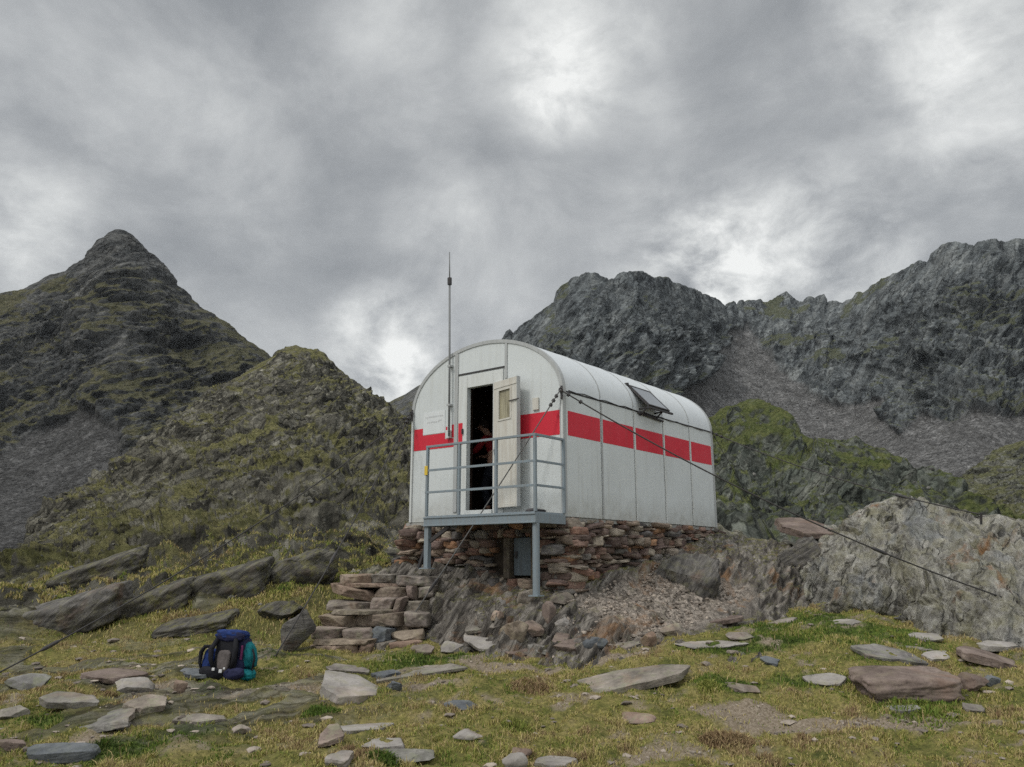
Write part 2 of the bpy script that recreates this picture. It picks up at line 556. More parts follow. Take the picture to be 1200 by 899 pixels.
def mountain_material(name, s, grass_col=(.085, .088, .032), grass2=(.13, .118, .06), dark=(.035, .038, .04), mid=(.1, .105, .105), light=(.19, .19, .18),
                      tilt=45, stretch=6, bump=1.0, streak_amt=.5, grass_lim=(.45, .75), cells=1.0, scree_gain=1.0):
    """s: metres of the main patches; tilt: lean of the beds, in degrees from level"""
    m = M(name, .95, .1)
    c = m.pos()
    v = m.mapping(c, (1 / s, 1 / s, 1 / s))
    tv = m.aniso(v, (0, tilt, 0), (1.6 / stretch, .8, 2.0))
    a = m.noise(v, 1.0, 12, .7, .3)
    st = m.noise(tv, 1.3, 11, .7, .4)
    k = m.ramp(a, [(.38, tuple(.6 * p + .4 * q for p, q in zip(mid, dark))), (.5, mid), (.62, tuple(.5 * p + .5 * q for p, q in zip(mid, light)))])
    k = m.mix(streak_amt, k, m.ramp(st, [(.4, dark), (.48, mid), (.55, tuple(.6 * p + .4 * q for p, q in zip(mid, light))), (.62, light)]))  # bedding streaks; the darkest also carry crevice shade in the colour
    # broken blocks and ledges
    wob = m.n('VectorMath', {0: m.n('TexNoise', {'Vector': v, 'Scale': 2.5, 'Detail': 6.}).outputs['Color'], 'Scale': .5}, operation='SCALE').outputs[0]
    wv = m.n('VectorMath', {0: m.aniso(v, (0, tilt, 0), (1.3 / stretch, .8, 1.5)), 1: wob}, operation='ADD').outputs[0]
    big = m.n('TexVoronoi', {'Vector': wv, 'Scale': 3.4}).outputs
    small = m.n('TexVoronoi', {'Vector': m.n('VectorMath', {0: m.mapping(v, (1, 1, 1.3)), 1: wob}, operation='ADD').outputs[0], 'Scale': 11.}).outputs
    r1, r2 = m.sep(big['Color'])[0], m.sep(small['Color'])[1]
    tone = m.math('MULTIPLY', m.math('ADD', m.math('MULTIPLY', r1, .75 * cells), 1 - .36 * cells), m.math('ADD', m.math('MULTIPLY', r2, .8 * cells), 1 - .38 * cells))
    k = m.mix(1.0, k, tone, 'MULTIPLY')
    edge = m.n('TexVoronoi', {'Vector': wv, 'Scale': 3.4}, feature='DISTANCE_TO_EDGE').outputs['Distance']
    crack = m.math('MULTIPLY', m.ramp(edge, [(.0, 1), (.09, 0)]), m.ramp(a, [(.38, 1), (.6, .1)]))
    k = m.mix(m.math('MULTIPLY', crack, .85), k, tuple(.3 * q for q in dark))  # cracks between blocks, their shade painted into the rock colour
    fl = m.noise(v, 9, 9, .78)
    k = m.mix(m.ramp(fl, [(.58, 0), (.7, .6)]), k, tuple(1.2 * q for q in light))
    k = m.mix(m.ramp(fl, [(.32, .85), (.44, 0)]), k, tuple(.4 * q for q in dark))
    # turf on the ledges, in bands that follow the beds
    nz = m.sep(m.n('NewGeometry').outputs['Normal'])[2]
    pat = m.math('ADD', m.math('MULTIPLY', m.noise(m.mapping(v, (1, 1, 1), (0, 0, 0), (5, 3, 1)), 1.3, 9, .68, .4), .45),
                 m.math('MULTIPLY', m.noise(m.mapping(tv, (1, 1, 1), (0, 0, 0), (9, 3, 4)), 1.1, 9, .68, .3), .65))
    g = m.math('ADD', m.math('MULTIPLY', nz, .4), m.math('MULTIPLY', m.math('SUBTRACT', pat, .05), 1.0))
    g = m.math('ADD', g, m.math('MULTIPLY', m.attr('grass'), .32))
    g = m.ramp(g, [(grass_lim[0] + .42, 0), (grass_lim[1] + .32, 1)])
    gc = m.mix(m.ramp(m.noise(v, 3.7, 9, .75), [(.38, 0), (.6, 1)]), grass_col, grass2)
    gc = m.mix(m.ramp(fl, [(.36, .9), (.5, 0)]), gc, tuple(.3 * q for q in grass_col))
    gc = m.mix(m.ramp(m.noise(v, 21, 6, .75), [(.4, .7), (.55, 0)]), gc, tuple(.45 * q for q in grass_col))
    k = m.mix(m.math('MULTIPLY', g, .92), k, gc)
    sc = m.attr('scree')
    b2 = m.sep(m.n('TexVoronoi', {'Vector': v, 'Scale': 22.0}).outputs['Color'])[0]
    b3 = m.sep(m.n('TexVoronoi', {'Vector': v, 'Scale': 8.0}).outputs['Color'])[0]
    scc = m.ramp(m.noise(v, 2.0, 9, .72), [(.34, (.068, .066, .065)), (.5, (.112, .110, .107)), (.66, (.162, .158, .154))])
    scc = m.mix(1.0, scc, m.math('MULTIPLY', m.math('ADD', m.math('MULTIPLY', b2, 1.1), .45), m.math('ADD', m.math('MULTIPLY', b3, .6), .7)), 'MULTIPLY')
    scc = m.mix(m.math('MULTIPLY', m.ramp(m.noise(m.aniso(v, (0, 0, 12), (2.2, .22, .22)), 1.5, 6, .65, .4), [(.42, 0), (.62, 1)]), .5), scc, (.058, .056, .053))
    scc = m.mix(1.0, scc, (scree_gain,) * 3, 'MULTIPLY')
    k = m.mix(sc, k, scc)
    k = m.mix(m.math('MULTIPLY', m.attr('turf'), m.ramp(m.noise(v, 4, 9, .72), [(.36, 0), (.5, 1)])), k, m.ramp(m.noise(v, 8, 8, .75), [(.35, (.06, .065, .02)), (.5, (.19, .175, .06)), (.68, (.27, .235, .1))]))
    m.color(k)
    h = m.math('ADD', m.math('ADD', m.math('MULTIPLY', st, .8), m.math('MULTIPLY', a, .8)), m.math('ADD', m.math('MULTIPLY', r1, .28 * cells), m.math('MULTIPLY', fl, .35)))
    m.bump(m.math('SUBTRACT', h, m.math('MULTIPLY', crack, .3)), bump, s * .11)
    return m.m


# ------------------------------------------------------------------ the ground sheet
def build_ground():
    A = np.concatenate([-np.geomspace(20, .86, 22)[:-1], np.linspace(-.84, .84, 800), np.geomspace(.86, 20, 22)[1:]])
    Yr = np.concatenate([np.linspace(-5, 5.2, 18)[:-1], np.linspace(5.2, 12.5, 360)[:-1], np.linspace(12.5, 34, 220)[:-1], np.geomspace(34, 5000, 50)])
    aa, yy = np.meshgrid(A, Yr)
    xx = aa * (np.maximum(yy, -1) + 3)
    z, rz, rd, bu = ground_z(xx, yy, True)
    # mask of rock coming through the turf
    rock = rz * sst(.05, .65, rd + .5 * fbm(xx * 1.1, yy * 1.1, 6, 4))
    slabs = ridged((xx * .9 + yy * .35) * .55, (-xx * .35 + yy * .9) * 1.3, 2, 4, .5, 21)
    low = sst(1.02, 1.25, slabs + .25 * fbm(xx * 2, yy * 2, 8, 4)) * sst(-.4, -2.2, xx) * sst(12.5, 9.5, yy) * sst(6.2, 7.5, yy) * .8
    rock = np.clip(rock + low, 0, 1)
    z = z + low * .04 + (1 - rock) * .012 * fbm(xx * 11, yy * 11, 5, 3) * sst(60, 20, yy)
    # bare trodden earth
    c = 600 + 933 * xx / np.maximum(yy, 3)
    n4 = fbm(xx * 1.6, yy * 1.6, 12, 4, .6)

    def blob(cx, cy, rx, ry):
        return np.exp(-(((xx - cx) / rx) ** 2 + ((yy - cy) / ry) ** 2) * 1.2)
    bare = np.zeros_like(xx)
    for px, py, w, h in ((960, 850, 110, 9), (1110, 846, 100, 8), (345, 806, 40, 10), (600, 782, 60, 8), (300, 812, 40, 6), (520, 800, 60, 9), (720, 770, 50, 7), (880, 840, 60, 12), (190, 812, 60, 10)):
        q = hit(px, py)
        Yf = hit(px, py + h)
        bare += blob(q[0], q[1], w / 933 * q[1], max(.12, q[1] - Yf[1]))
    bare = sst(.35, .75, bare + .45 * n4)
    bare = np.clip(bare + .8 * sst(.32, .75, n4 + .4 * fbm(xx * 5, yy * 5, 1, 3)) * (1 - rz), 0, 1)
    green = np.zeros_like(xx)
    for px, py, w, h in ((950, 735, 110, 18), (1000, 745, 90, 12), (860, 760, 80, 8), (500, 778, 90, 8), (230, 815, 40, 10), (230, 858, 40, 12), (60, 845, 40, 8), (130, 880, 60, 14), (420, 812, 30, 8), (1090, 820, 60, 8), (300, 770, 60, 6), (850, 800, 40, 12), (960, 800, 60, 10)):
        q = hit(px, py)
        Yf = hit(px, py + h)
        green += blob(q[0], q[1], w / 933 * q[1], max(.15, q[1] - Yf[1]))
    green = np.clip(sst(.25, .8, green + .35 * fbm(xx * 1.1, yy * 1.1, 15, 4)), 0, 1)
    me = mesh_np('ground', np.stack([xx, yy, z], -1).reshape(-1, 3), grid_faces(*xx.shape), True,
                 {'rock': rock.ravel(), 'bare': bare.ravel(), 'green': green.ravel()})
    o = link('ground', me, ground_material())
    tag(o, 'meadow of short yellow green turf with slabs of rock coming through', 'ground', kind='structure')
    return A, Yr, xx, yy, z, rock, bare, green


G = build_ground()


def build_bedrock():
    na, nb = 420, 420
    a = np.linspace(BA[0], BA[-1], na)
    b = np.linspace(BB[0], BB[-1] - 1, nb)
    aa, bb = np.meshgrid(a, b)
    xx = HO[0] + aa * UV[0] + bb * VV[0]
    yy = HO[1] + aa * UV[1] + bb * VV[1]
    z = bil(BZ, BB, BA, bb, aa)
    V = np.stack([xx, yy, z], -1)
    n = grid_normals(V)
    inside = sst(-.05, .12, np.minimum(np.minimum(aa + .05, 2.9 - aa), np.minimum(bb, 4.7 - bb)))
    scree = sst(.1, .45, -aa) * sst(-1.7, -1.0, aa) * sst(-.4, .1, bb) * sst(2.5, 1.8, bb + .5 * aa)
    scree = np.clip(scree * 1.3 + .35 * fbm(xx * 2, yy * 2, 1, 3) * (scree > .02), 0, 1)
    kk = 57
    s1 = xx * math.cos(math.radians(kk)) + z * math.sin(math.radians(kk))
    s2 = -xx * math.sin(math.radians(kk)) + z * math.cos(math.radians(kk)) + .25 * yy
    w = .25 * fbm(xx * 1.2, yy * 1.2, z * 1.2, 3)
    d = .13 * beds(s2 * 3.6 + 1.5 * w + .15 * fbm(xx * 4, yy * 4, z * 4, 3), 5) + .06 * beds(s2 * 9 + 2 * w, 7) + .08 * (ridged(s2 * 3.2 + w, s1 * .6 + w, yy * 1.1, 6, .6, 31) - .7) + .17 * fbm(xx * 1.2, yy * 1.2, z * 1.2, 4, .55, 3) + .05 * (ridged(xx * 3.1, yy * 3.1, z * 3.1, 4, .6, 33) - .6)
    steep = .3 + .7 * sst(.97, .75, n[..., 2])
    d = d * steep * (1 - inside) * (1 - .75 * scree) + scree * .03 * fbm(xx * 9, yy * 9, z * 9, 4, .6)
    V = V + n * d[..., None]
    RELIEF['bedrock'] = V
    n = grid_normals(V)
    turf = sst(.86, .97, n[..., 2]) * sst(.5, .2, scree) * sst(-.1, .35, fbm(xx * 1.4, yy * 1.4, 3, 4) + .25)
    me = mesh_np('bedrock', V.reshape(-1, 3), grid_faces(nb, na), True, {'scree': scree.ravel(), 'turf': turf.ravel()})
    o = link('rock_outcrop', me, bedrock_material())
    tag(o, 'dark knoll of tilted slate that carries the stone plinth of the hut', 'rock', kind='structure')


build_bedrock()


# ------------------------------------------------------------------ reliefs: outcrops, hills, mountains
def relief(name, px, sky, base, YT, YB, nr, disp, mat, label, q=.75, g=1.0, back=(1.6, .9), attrs=None, cat='mountain', nz=.35, lin=0, run_out=.005, drop=.02):
    """px: columns. sky/base: photo rows of the crest and the foot, YT/YB their distances, all per column.
    Front face runs from the foot (t=0) to the crest (t=1); the back falls away behind it."""
    t = np.linspace(0, 1, nr)[:, None]
    sm = smooth1(sky, 2 * (len(px) // 16) + 1)
    py = base + (sm - base) * t ** g + (sky - sm) * t ** 9
    Y = YB + (YT - YB) * ((1 - lin) * t ** q + lin * t)
    V = P(px[None, :] + 0 * t, py, Y)
    nb = max(14, nr // 8)
    s = (np.linspace(0, 1, nb + 1)[1:] ** 1.6)[:, None]
    crest = V[-1]
    run = (YT * (back[0] - 1))[None, :] * s
    az = crest[:, 0] / crest[:, 1]
    B = np.stack([az[None, :] * (crest[:, 1][None, :] + run), crest[:, 1][None, :] + run, crest[:, 2][None, :] - run * back[1]], -1)
    # a foot that goes into the ground
    fs = np.linspace(1, 0, 9)[:-1, None, None]
    dirc = np.stack([V[0, :, 0] / V[0, :, 1], 1 + 0 * YB, 0 * YB], -1)
    foot = V[:1] - dirc[None] * (run_out * YB)[None, :, None] * fs + np.array([0, 0, -1.0]) * (drop * YB)[None, :, None] * fs
    V = np.concatenate([foot, V, B])
    tt = np.concatenate([-.05 * fs[:, 0, 0], t[:, 0], 1 + s[:, 0]])[:, None] + 0 * V[..., 0]
    pxx = px[None, :] + 0 * tt
    pyy = np.concatenate([base[None, :] + 0 * fs[:, 0], py, sky[None, :] + 0 * s])
    n = grid_normals(V)
    d, at = disp(V, tt, pxx, pyy, n)
    n = n * np.array([1, 1, nz])
    V = V + n * d[..., None]
    RELIEF[label] = V
    me = mesh_np(name, V.reshape(-1, 3), grid_faces(*tt.shape), True, {k: np.clip(a, 0, 1).ravel() for k, a in at.items()})
    o = link(name, me, mat)
    return tag(o, label, cat, kind='structure')


def prof(pts, px):
    p = np.array(pts, float)
    return np.interp(px, p[:, 0], p[:, 1])


def smooth1(a, k):
    ker = np.hanning(k + 2)[1:-1]
    return np.convolve(np.pad(a, k // 2, 'edge'), ker / ker.sum(), 'valid')[:len(a)]


def in_poly(px, py, poly):
    ins = np.zeros(px.shape, bool)
    n = len(poly)
    for i in range(n):
        x0, y0 = poly[i]
        x1, y1 = poly[(i + 1) % n]
        c = ((y0 > py) != (y1 > py)) & (px < (x1 - x0) * (py - y0) / (y1 - y0 + 1e-12) + x0)
        ins ^= c
    return ins


def soften(m, k=7):
    m = m.astype(float)
    ker = np.hanning(k + 2)[1:-1]
    ker /= ker.sum()
    h = k // 2
    q = np.pad(m, h, 'edge')
    q = sum(ker[i] * q[i:i + m.shape[0], :] for i in range(k))
    return sum(ker[i] * q[:, i:i + m.shape[1]] for i in range(k))


def rocky(V, L, amp, dirv=(0, 0), seed=0, oct=6, stretch=3.0, tilt=0.0):
    """L: main wavelength in metres; ribs run up the face, leaning by tilt"""
    x, y, z = V[..., 0] / L, V[..., 1] / L, V[..., 2] / L
    xr = x - tilt * z
    w = .35 * fbm(x * .7, y * .7, z * .7, 3, .5, seed)
    rib = ridged(xr * 1.3 + w, y * .35, z * .3 + w, 5, .55, seed + 3)
    r2 = ridged(xr * 4.1 + 2 * w, y * 1.1, z * .9 + w, 4, .6, seed + 13)
    blk = ridged(x * 2.6, y * 2.6, z * 2.6, oct, .62, seed + 9)
    soft = fbm(x * .8, y * .8, z * .8, 4, .5, seed + 5)
    return amp * (.6 * (rib - .7) + .25 * (r2 - .7) + .2 * (blk - .6) + .45 * soft)


# left pyramid
px = np.linspace(-330, 520, 560)
sky = prof([(-400, 470), (-200, 410), (-100, 375), (0, 346), (30, 340), (50, 332), (64, 324), (80, 320), (86, 315), (96, 309), (105, 302), (112, 291), (120, 283), (127, 281), (131, 274), (138, 271), (145, 272), (155, 279),
            (165, 288), (172, 295), (180, 300), (188, 311), (196, 317), (206, 334), (222, 347), (236, 359), (252, 371), (270, 383), (290, 397), (305, 410), (316, 421), (345, 452), (400, 510), (520, 620)], px)


def d_pyr(V, t, px, py, n):
    scr = soften(in_poly(px + 6 * fbm(V[..., 0] / 40, V[..., 1] / 40, 0, 3), py + 5 * fbm(V[..., 0] / 30, V[..., 2] / 30, 1, 3),
                         [(-330, 640), (-100, 590), (0, 535), (45, 510), (100, 483), (140, 505), (150, 545), (120, 590), (60, 640), (0, 760), (-330, 780)]), 9)
    d = rocky(V, 75, 22, seed=2, tilt=.5) * (.3 + .7 * sst(1.0, .8, t)) * (1 - .85 * scr)
    x, y, z = V[..., 0] / 60, V[..., 1] / 60, V[..., 2] / 60
    led = ridged(x * .35 - z * .55, y * .5, z * 1.6 - x * .75, 4, .55, 77)
    d = d + 3 * (led - .6) * sst(1, .85, t) * (1 - scr)
    gr = sst(300, 345, py) * (1 - scr) * (.45 + .6 * sst(.0, .6, fbm(V[..., 0] / 70, V[..., 1] / 70, V[..., 2] / 50, 4) + .25 + .5 * sst(200, 300, px) * sst(470, 330, py)))
    return d, {'scree': scr, 'grass': gr}


MT_FAR = mountain_material('far crag', 26, (0.0792, 0.0792, 0.0408), (0.126, 0.1152, 0.0672), (0.0144, 0.0156, 0.0168), (0.0624, 0.0636, 0.0624), (0.15, 0.1464, 0.1344), tilt=38, stretch=4.5, streak_amt=.6, cells=.75, scree_gain=.62, grass_lim=(.5, .74))
relief('mountain', px, sky, prof([(-400, 800), (0, 700), (520, 660)], px), np.interp(px, [-330, 138, 520], [560, 720, 860]), 300 + 0 * px, 380, d_pyr, MT_FAR,
       'pointed grey peak with a dark rocky tip on the left', q=.8, back=(1.35, .9))
# distant ridge between the peaks
px = np.linspace(400, 700, 160)
sky = prof([(400, 520), (450, 475), (462, 468), (475, 462), (490, 452), (520, 440), (600, 400), (700, 420)], px)
relief('mountain', px, sky, 620 + 0 * px, 1700 + 0 * px, 900 + 0 * px, 60,
       lambda V, t, a, b, n: (rocky(V, 200, 26, seed=8) * sst(1.0, .85, t), {'scree': 0 * t, 'grass': .4 + 0 * t}), MT_FAR,
       'faint far ridge seen low between the green hill and the hut', back=(1.3, .7))
# right massif
px = np.linspace(540, 1560, 860)
sky = prof([(500, 450), (560, 418), (589, 397), (594, 389), (597, 387), (600, 394), (607, 388), (618, 379), (640, 364), (650, 356), (654, 344), (660, 337), (668, 330), (676, 326), (684, 322), (694, 320), (703, 324), (712, 329), (718, 327),
            (724, 323), (735, 320), (748, 319), (757, 323), (765, 328), (771, 327), (779, 327), (786, 334), (800, 338), (815, 342), (830, 348), (840, 354), (850, 363), (855, 358), (860, 354), (863, 358), (868, 354), (876, 353), (885, 355), (890, 352), (896, 356),
            (905, 352), (915, 346), (922, 343), (930, 350), (938, 356), (944, 354), (949, 349), (953, 353), (958, 350), (963, 347), (966, 346), (969, 356), (975, 354), (985, 356), (1000, 351), (1006, 344), (1012, 345), (1020, 338), (1026, 333), (1032, 330),
            (1050, 322), (1060, 317), (1070, 311), (1078, 308), (1086, 309), (1094, 298), (1102, 291), (1112, 287), (1125, 286), (1138, 289), (1150, 286), (1165, 283), (1180, 286), (1190, 283), (1200, 284), (1230, 290), (1260, 300), (1350, 330), (1560, 400)], px)
sky = sky + np.where(px > 590, 1.6 * (ridged(px / 14, 0, 0, 4, .6, 91) - .7) * -1, 0)
YTm = smooth1(prof([(540, 780), (690, 720), (760, 760), (850, 980), (900, 1020), (980, 980), (1050, 880), (1150, 800), (1300, 800), (1560, 700)], px), 61)
CONE = [(864, 384), (874, 384), (892, 402), (912, 430), (942, 452), (975, 476), (1005, 470), (1040, 462), (1068, 478), (1110, 492), (1140, 484), (1175, 486), (1300, 470), (1560, 480), (1560, 700), (540, 700), (700, 560), (750, 500), (785, 466), (822, 442), (846, 410)]
CRAG = [(1038, 468), (1070, 466), (1076, 480), (1068, 498), (1052, 510), (1036, 494), (1030, 482)]


def d_mass(V, t, px, py, n):
    jx = px + 9 * fbm(V[..., 0] / 35, V[..., 2] / 35, 0, 4)
    jy = py + 8 * fbm(V[..., 0] / 28, V[..., 2] / 28, 5, 4)
    scr = soften(in_poly(jx, jy, CONE) & ~in_poly(jx, jy, CRAG), 7)
    wall = sst(980, 1080, px)
    d = rocky(V, 62, 20, seed=4, tilt=.45) * (1 - wall) + wall * rocky(V, 66, 36, seed=14, tilt=.62)
    d = d * (.2 + .8 * sst(1.0, .75, t)) * (1 - .93 * scr) - 5 * scr * sst(1, .7, t)
    gr = (1 - scr) * (.12 + .75 * sst(.05, .6, fbm(V[..., 0] / 60, V[..., 1] / 60, V[..., 2] / 60, 4)) + .35 * wall * sst(340, 480, py))
    return d, {'scree': scr, 'grass': gr}


MT_RIGHT = mountain_material('blue grey crag', 27, (0.0744, 0.084, 0.0504), (0.1176, 0.12, 0.0744), (0.0168, 0.0192, 0.0216), (0.084, 0.0924, 0.0948), (0.192, 0.2004, 0.1944), tilt=58, stretch=7, streak_amt=.7, cells=.7, grass_lim=(.5, .76))
relief('mountain', px, sky, prof([(540, 640), (1560, 640)], px), YTm, 330 + 0 * px, 420, d_mass, MT_RIGHT,
       'jagged grey massif above a wide cone of scree on the right', q=.72, back=(1.3, .9))
# green hill on the left
px = np.linspace(-420, 620, 860)
sky = prof([(-420, 900), (-100, 745), (0, 690), (60, 627), (100, 592), (150, 553), (180, 524), (215, 491), (250, 463), (285, 441), (305, 428), (318, 420), (330, 411), (338, 408), (347, 406), (356, 408), (366, 410), (378, 415), (386, 423), (395, 433), (408, 443), (420, 452),
            (430, 458), (440, 466), (452, 474), (470, 488), (490, 500), (560, 545), (700, 600), (760, 640)], px)


def d_hill(V, t, px, py, n):
    Y = V[..., 1]
    far = sst(25, 110, Y)
    nr = 1 - sst(40, 150, Y)
    out = 0
    for wt, L, amp, sd in ((nr, 3.4, .62, 40), (far, 17, 2.9, 50), (sst(8, 30, Y), 7.5, .9, 60)):
        x, y, z = V[..., 0] / L, V[..., 1] / L, V[..., 2] / L
        w = .35 * fbm(x, y, z, 3, .5, sd)
        a = z * 1.1 - .75 * x - .25 * y          # across the beds
        b = x + .6 * z                             # along the beds
        led = ridged(a * 1.5 + w, b * .30 + w, y * .3, 5, .58, sd + 1)
        led2 = ridged(a * 4.2 + 2 * w, b * .9 + w, y * .9, 5, .6, sd + 4)
        blk = ridged(x * 1.8, y * 1.8, z * 1.8, 4, .6, sd + 3)
        out = out + wt * amp * (.62 * beds(a * 1.15 + 1.3 * w + .25 * fbm(x * 2, y * 2, z * 2, 3, .5, sd + 8), sd) + .55 * (led - .75) + .28 * (led2 - .7) + .33 * (blk - .6) + .5 * fbm(x * .5, y * .5, z * .5, 3, .5, sd + 7))
    d = out * (.3 + .7 * sst(1.0, .93, t)) * (.22 + .78 * sst(.0, .14, t)) * sst(-.05, .0, t)
    x, y, z = V[..., 0] / 16, V[..., 1] / 16, V[..., 2] / 16
    gr = .4 + .6 * sst(-.3, .4, fbm(x * .7, y * .7, z * .7, 4)) + .4 * sst(26, 13, Y)
    gr = gr * (.4 + .6 * sst(.55, -.1, out / (.3 + Y / 40)))
    foot = sst(.26, .06, t + .12 * fbm(V[..., 0] * .35, V[..., 1] * .35, 2, 4)) * sst(-.1, .4, fbm(V[..., 0] * .5, V[..., 1] * .5, 5, 4) + .45 * sst(.08, 0, t)) * sst(.45, -.05, out / (.3 + Y / 40))
    foot = np.maximum(foot, sst(.02, -.02, t))
    return d, {'scree': 0 * t, 'grass': gr, 'turf': foot}


MT_HILL = mountain_material('mossy hill rock', 6.5, (0.1037, 0.1037, 0.0366), (0.2074, 0.1891, 0.08296), (0.0122, 0.0122, 0.01098), (0.08052, 0.07564, 0.061), (0.2318, 0.2196, 0.1769), tilt=43, stretch=6, streak_amt=.62, grass_lim=(.46, .66))
relief('hill', px, sky, prof([(-420, 960), (-250, 850), (-100, 765), (0, 748), (200, 737), (330, 716), (420, 690), (480, 672), (620, 668)], px), smooth1(prof([(-420, 40), (-100, 60), (0, 80), (150, 150), (347, 255), (500, 300), (760, 330)], px), 41),
       smooth1(prof([(-420, 10), (-250, 11), (-100, 12), (0, 12.3), (200, 11.8), (330, 12), (420, 13.3), (480, 15.5), (520, 22), (620, 40)], px), 21), 520, d_hill, MT_HILL, 'steep olive green hill striped by slanting rock ledges', q=2.6, back=(1.5, .9), cat='hill', nz=1, lin=.06, run_out=.16, drop=.035)
# green blocky hill behind the hut on the right
px = np.linspace(700, 1400, 520)
sky = prof([(700, 540), (800, 500), (838, 487), (846, 480), (856, 476), (868, 471), (880, 470), (892, 472), (904, 478), (915, 480), (926, 488), (932, 496), (938, 508), (946, 516), (955, 519), (965, 517), (975, 519), (985, 522), (1000, 521), (1010, 526), (1020, 530), (1034, 533), (1045, 539), (1056, 541),
            (1066, 548), (1078, 551), (1090, 556), (1100, 561), (1108, 570), (1118, 582), (1130, 592), (1160, 612), (1250, 640), (1400, 660)], px)


def d_mid(V, t, px, py, n):
    x, y, z = V[..., 0] / 11, V[..., 1] / 11, V[..., 2] / 11
    w = .4 * fbm(x, y, z, 3)
    blk = ridged(x * 1.5, y * 1.0, z * 1.2 - x * .5, 5, .58, 51)
    led = ridged((z - 1.1 * x) * 1.6 + w, (x + z) * .4, y * .4, 4, .55, 52)
    d = 1.1 * (blk - .65) + 1.9 * (led - .65) + 1.6 * fbm(x * .7, y * .7, z * .7, 3)
    d = d * (.3 + .7 * sst(1, .9, t))
    return d, {'scree': 0 * t, 'grass': .25 + .65 * sst(570, 515, py) + .5 * fbm(x, y, z, 4)}


MT_MID = mountain_material('green crag', 4.5, (0.06, 0.0792, 0.0216), (0.132, 0.138, 0.0504), (0.012, 0.0144, 0.012), (0.06, 0.0672, 0.0564), (0.18, 0.1824, 0.156), tilt=50, stretch=4, streak_amt=.55, grass_lim=(.46, .68))
relief('hill', px, sky, 675 + 0 * px, smooth1(prof([(700, 110), (870, 112), (1000, 90), (1130, 66), (1400, 60)], px), 41), 34 + 0 * px, 300, d_mid, MT_MID,
       'low craggy green hill right behind the hut', q=.95, back=(1.35, .8), cat='hill', nz=.8)
# boulder slope at the right edge
px = np.linspace(1040, 1560, 300)
sky = prof([(1040, 640), (1075, 606), (1090, 590), (1105, 575), (1120, 567), (1130, 560), (1142, 550), (1150, 546), (1158, 536), (1166, 530), (1180, 524), (1200, 517), (1300, 490), (1560, 470)], px)


def d_bld(V, t, px, py, n):
    x, y, z = V[..., 0] / 9, V[..., 1] / 9, V[..., 2] / 9
    blk = ridged(x * 1.6, y * 1.6, z * 1.6, 5, .62, 61)
    return (2.2 * (blk - .65) + 1.5 * fbm(x, y, z, 3)) * (.4 + .6 * sst(1, .9, t)), {'scree': 0 * t, 'grass': .45 + .5 * sst(590, 610, py) + .3 * fbm(x, y, z, 3)}


MT_BLD = mountain_material('pale boulder slope', 5, (0.088, 0.0935, 0.0385), (0.154, 0.1485, 0.0792), (0.022, 0.0231, 0.0198), (0.1045, 0.1056, 0.088), (0.242, 0.2365, 0.2035), tilt=20, stretch=2, streak_amt=.3, grass_lim=(.45, .7))
relief('hill', px, sky, 670 + 0 * px, 150 + 0 * px, 75 + 0 * px, 200, d_bld, MT_BLD, 'pale bouldery slope with lichen at the right edge', back=(1.3, .6), cat='hill')

# near outcrop on the right
px = np.linspace(915, 1560, 620)
sky = prof([(915, 668), (930, 655), (945, 645), (960, 634), (975, 620), (985, 612), (998, 602), (1010, 595), (1022, 591), (1040, 588), (1060, 588), (1080, 590), (1100, 595), (1125, 600), (1150, 602), (1175, 606), (1200, 609), (1300, 622), (1560, 660)], px)
base = prof([(915, 708), (945, 706), (980, 710), (1010, 716), (1050, 728), (1100, 750), (1150, 772), (1200, 782), (1300, 810), (1560, 870)], px)
YBo = smooth1(prof([(915, 12.6), (960, 12.0), (1000, 11.5), (1050, 11.0), (1100, 10.3), (1150, 9.6), (1200, 9.2), (1300, 8.4), (1560, 7.6)], px), 31)
YTo = YBo + smooth1(prof([(915, .8), (960, 1.5), (1040, 2.2), (1200, 2.9), (1560, 3.2)], px), 31)


def d_out(V, t, px, py, n):
    x, y, z = V[..., 0], V[..., 1], V[..., 2]
    w = .22 * fbm(x * .9, y * .9, z * .9, 4)
    s = x - .62 * z + w
    rib = ridged(s * 1.35, (z + .62 * x) * .3, y * .3, 5, .56, 71)
    fold = fbm(s * .8, z * .35, y * .35, 4, .5, 72)
    pit = ridged(x * 3, y * 3, z * 3, 4, .55, 73)
    steep = sst(.95, .6, n[..., 2])
    rib2 = ridged(s * 3.6 + w, (z + .62 * x) * .7, y * .7, 4, .58, 75)
    qq = s * 1.9 + 1.2 * w + .12 * fbm(x * 4, y * 4, z * 4, 3)
    d = (.17 * beds(qq, 3) + .07 * beds(qq * 2.7 + .4 * w, 9) + .30 * (rib - .75) + .15 * (rib2 - .7) + .30 * fold) * (.3 + .7 * steep) + .04 * (pit - .6)
    return d * (.5 + .5 * sst(1.0, .85, t)), {'flat': sst(.6, .9, n[..., 2])}


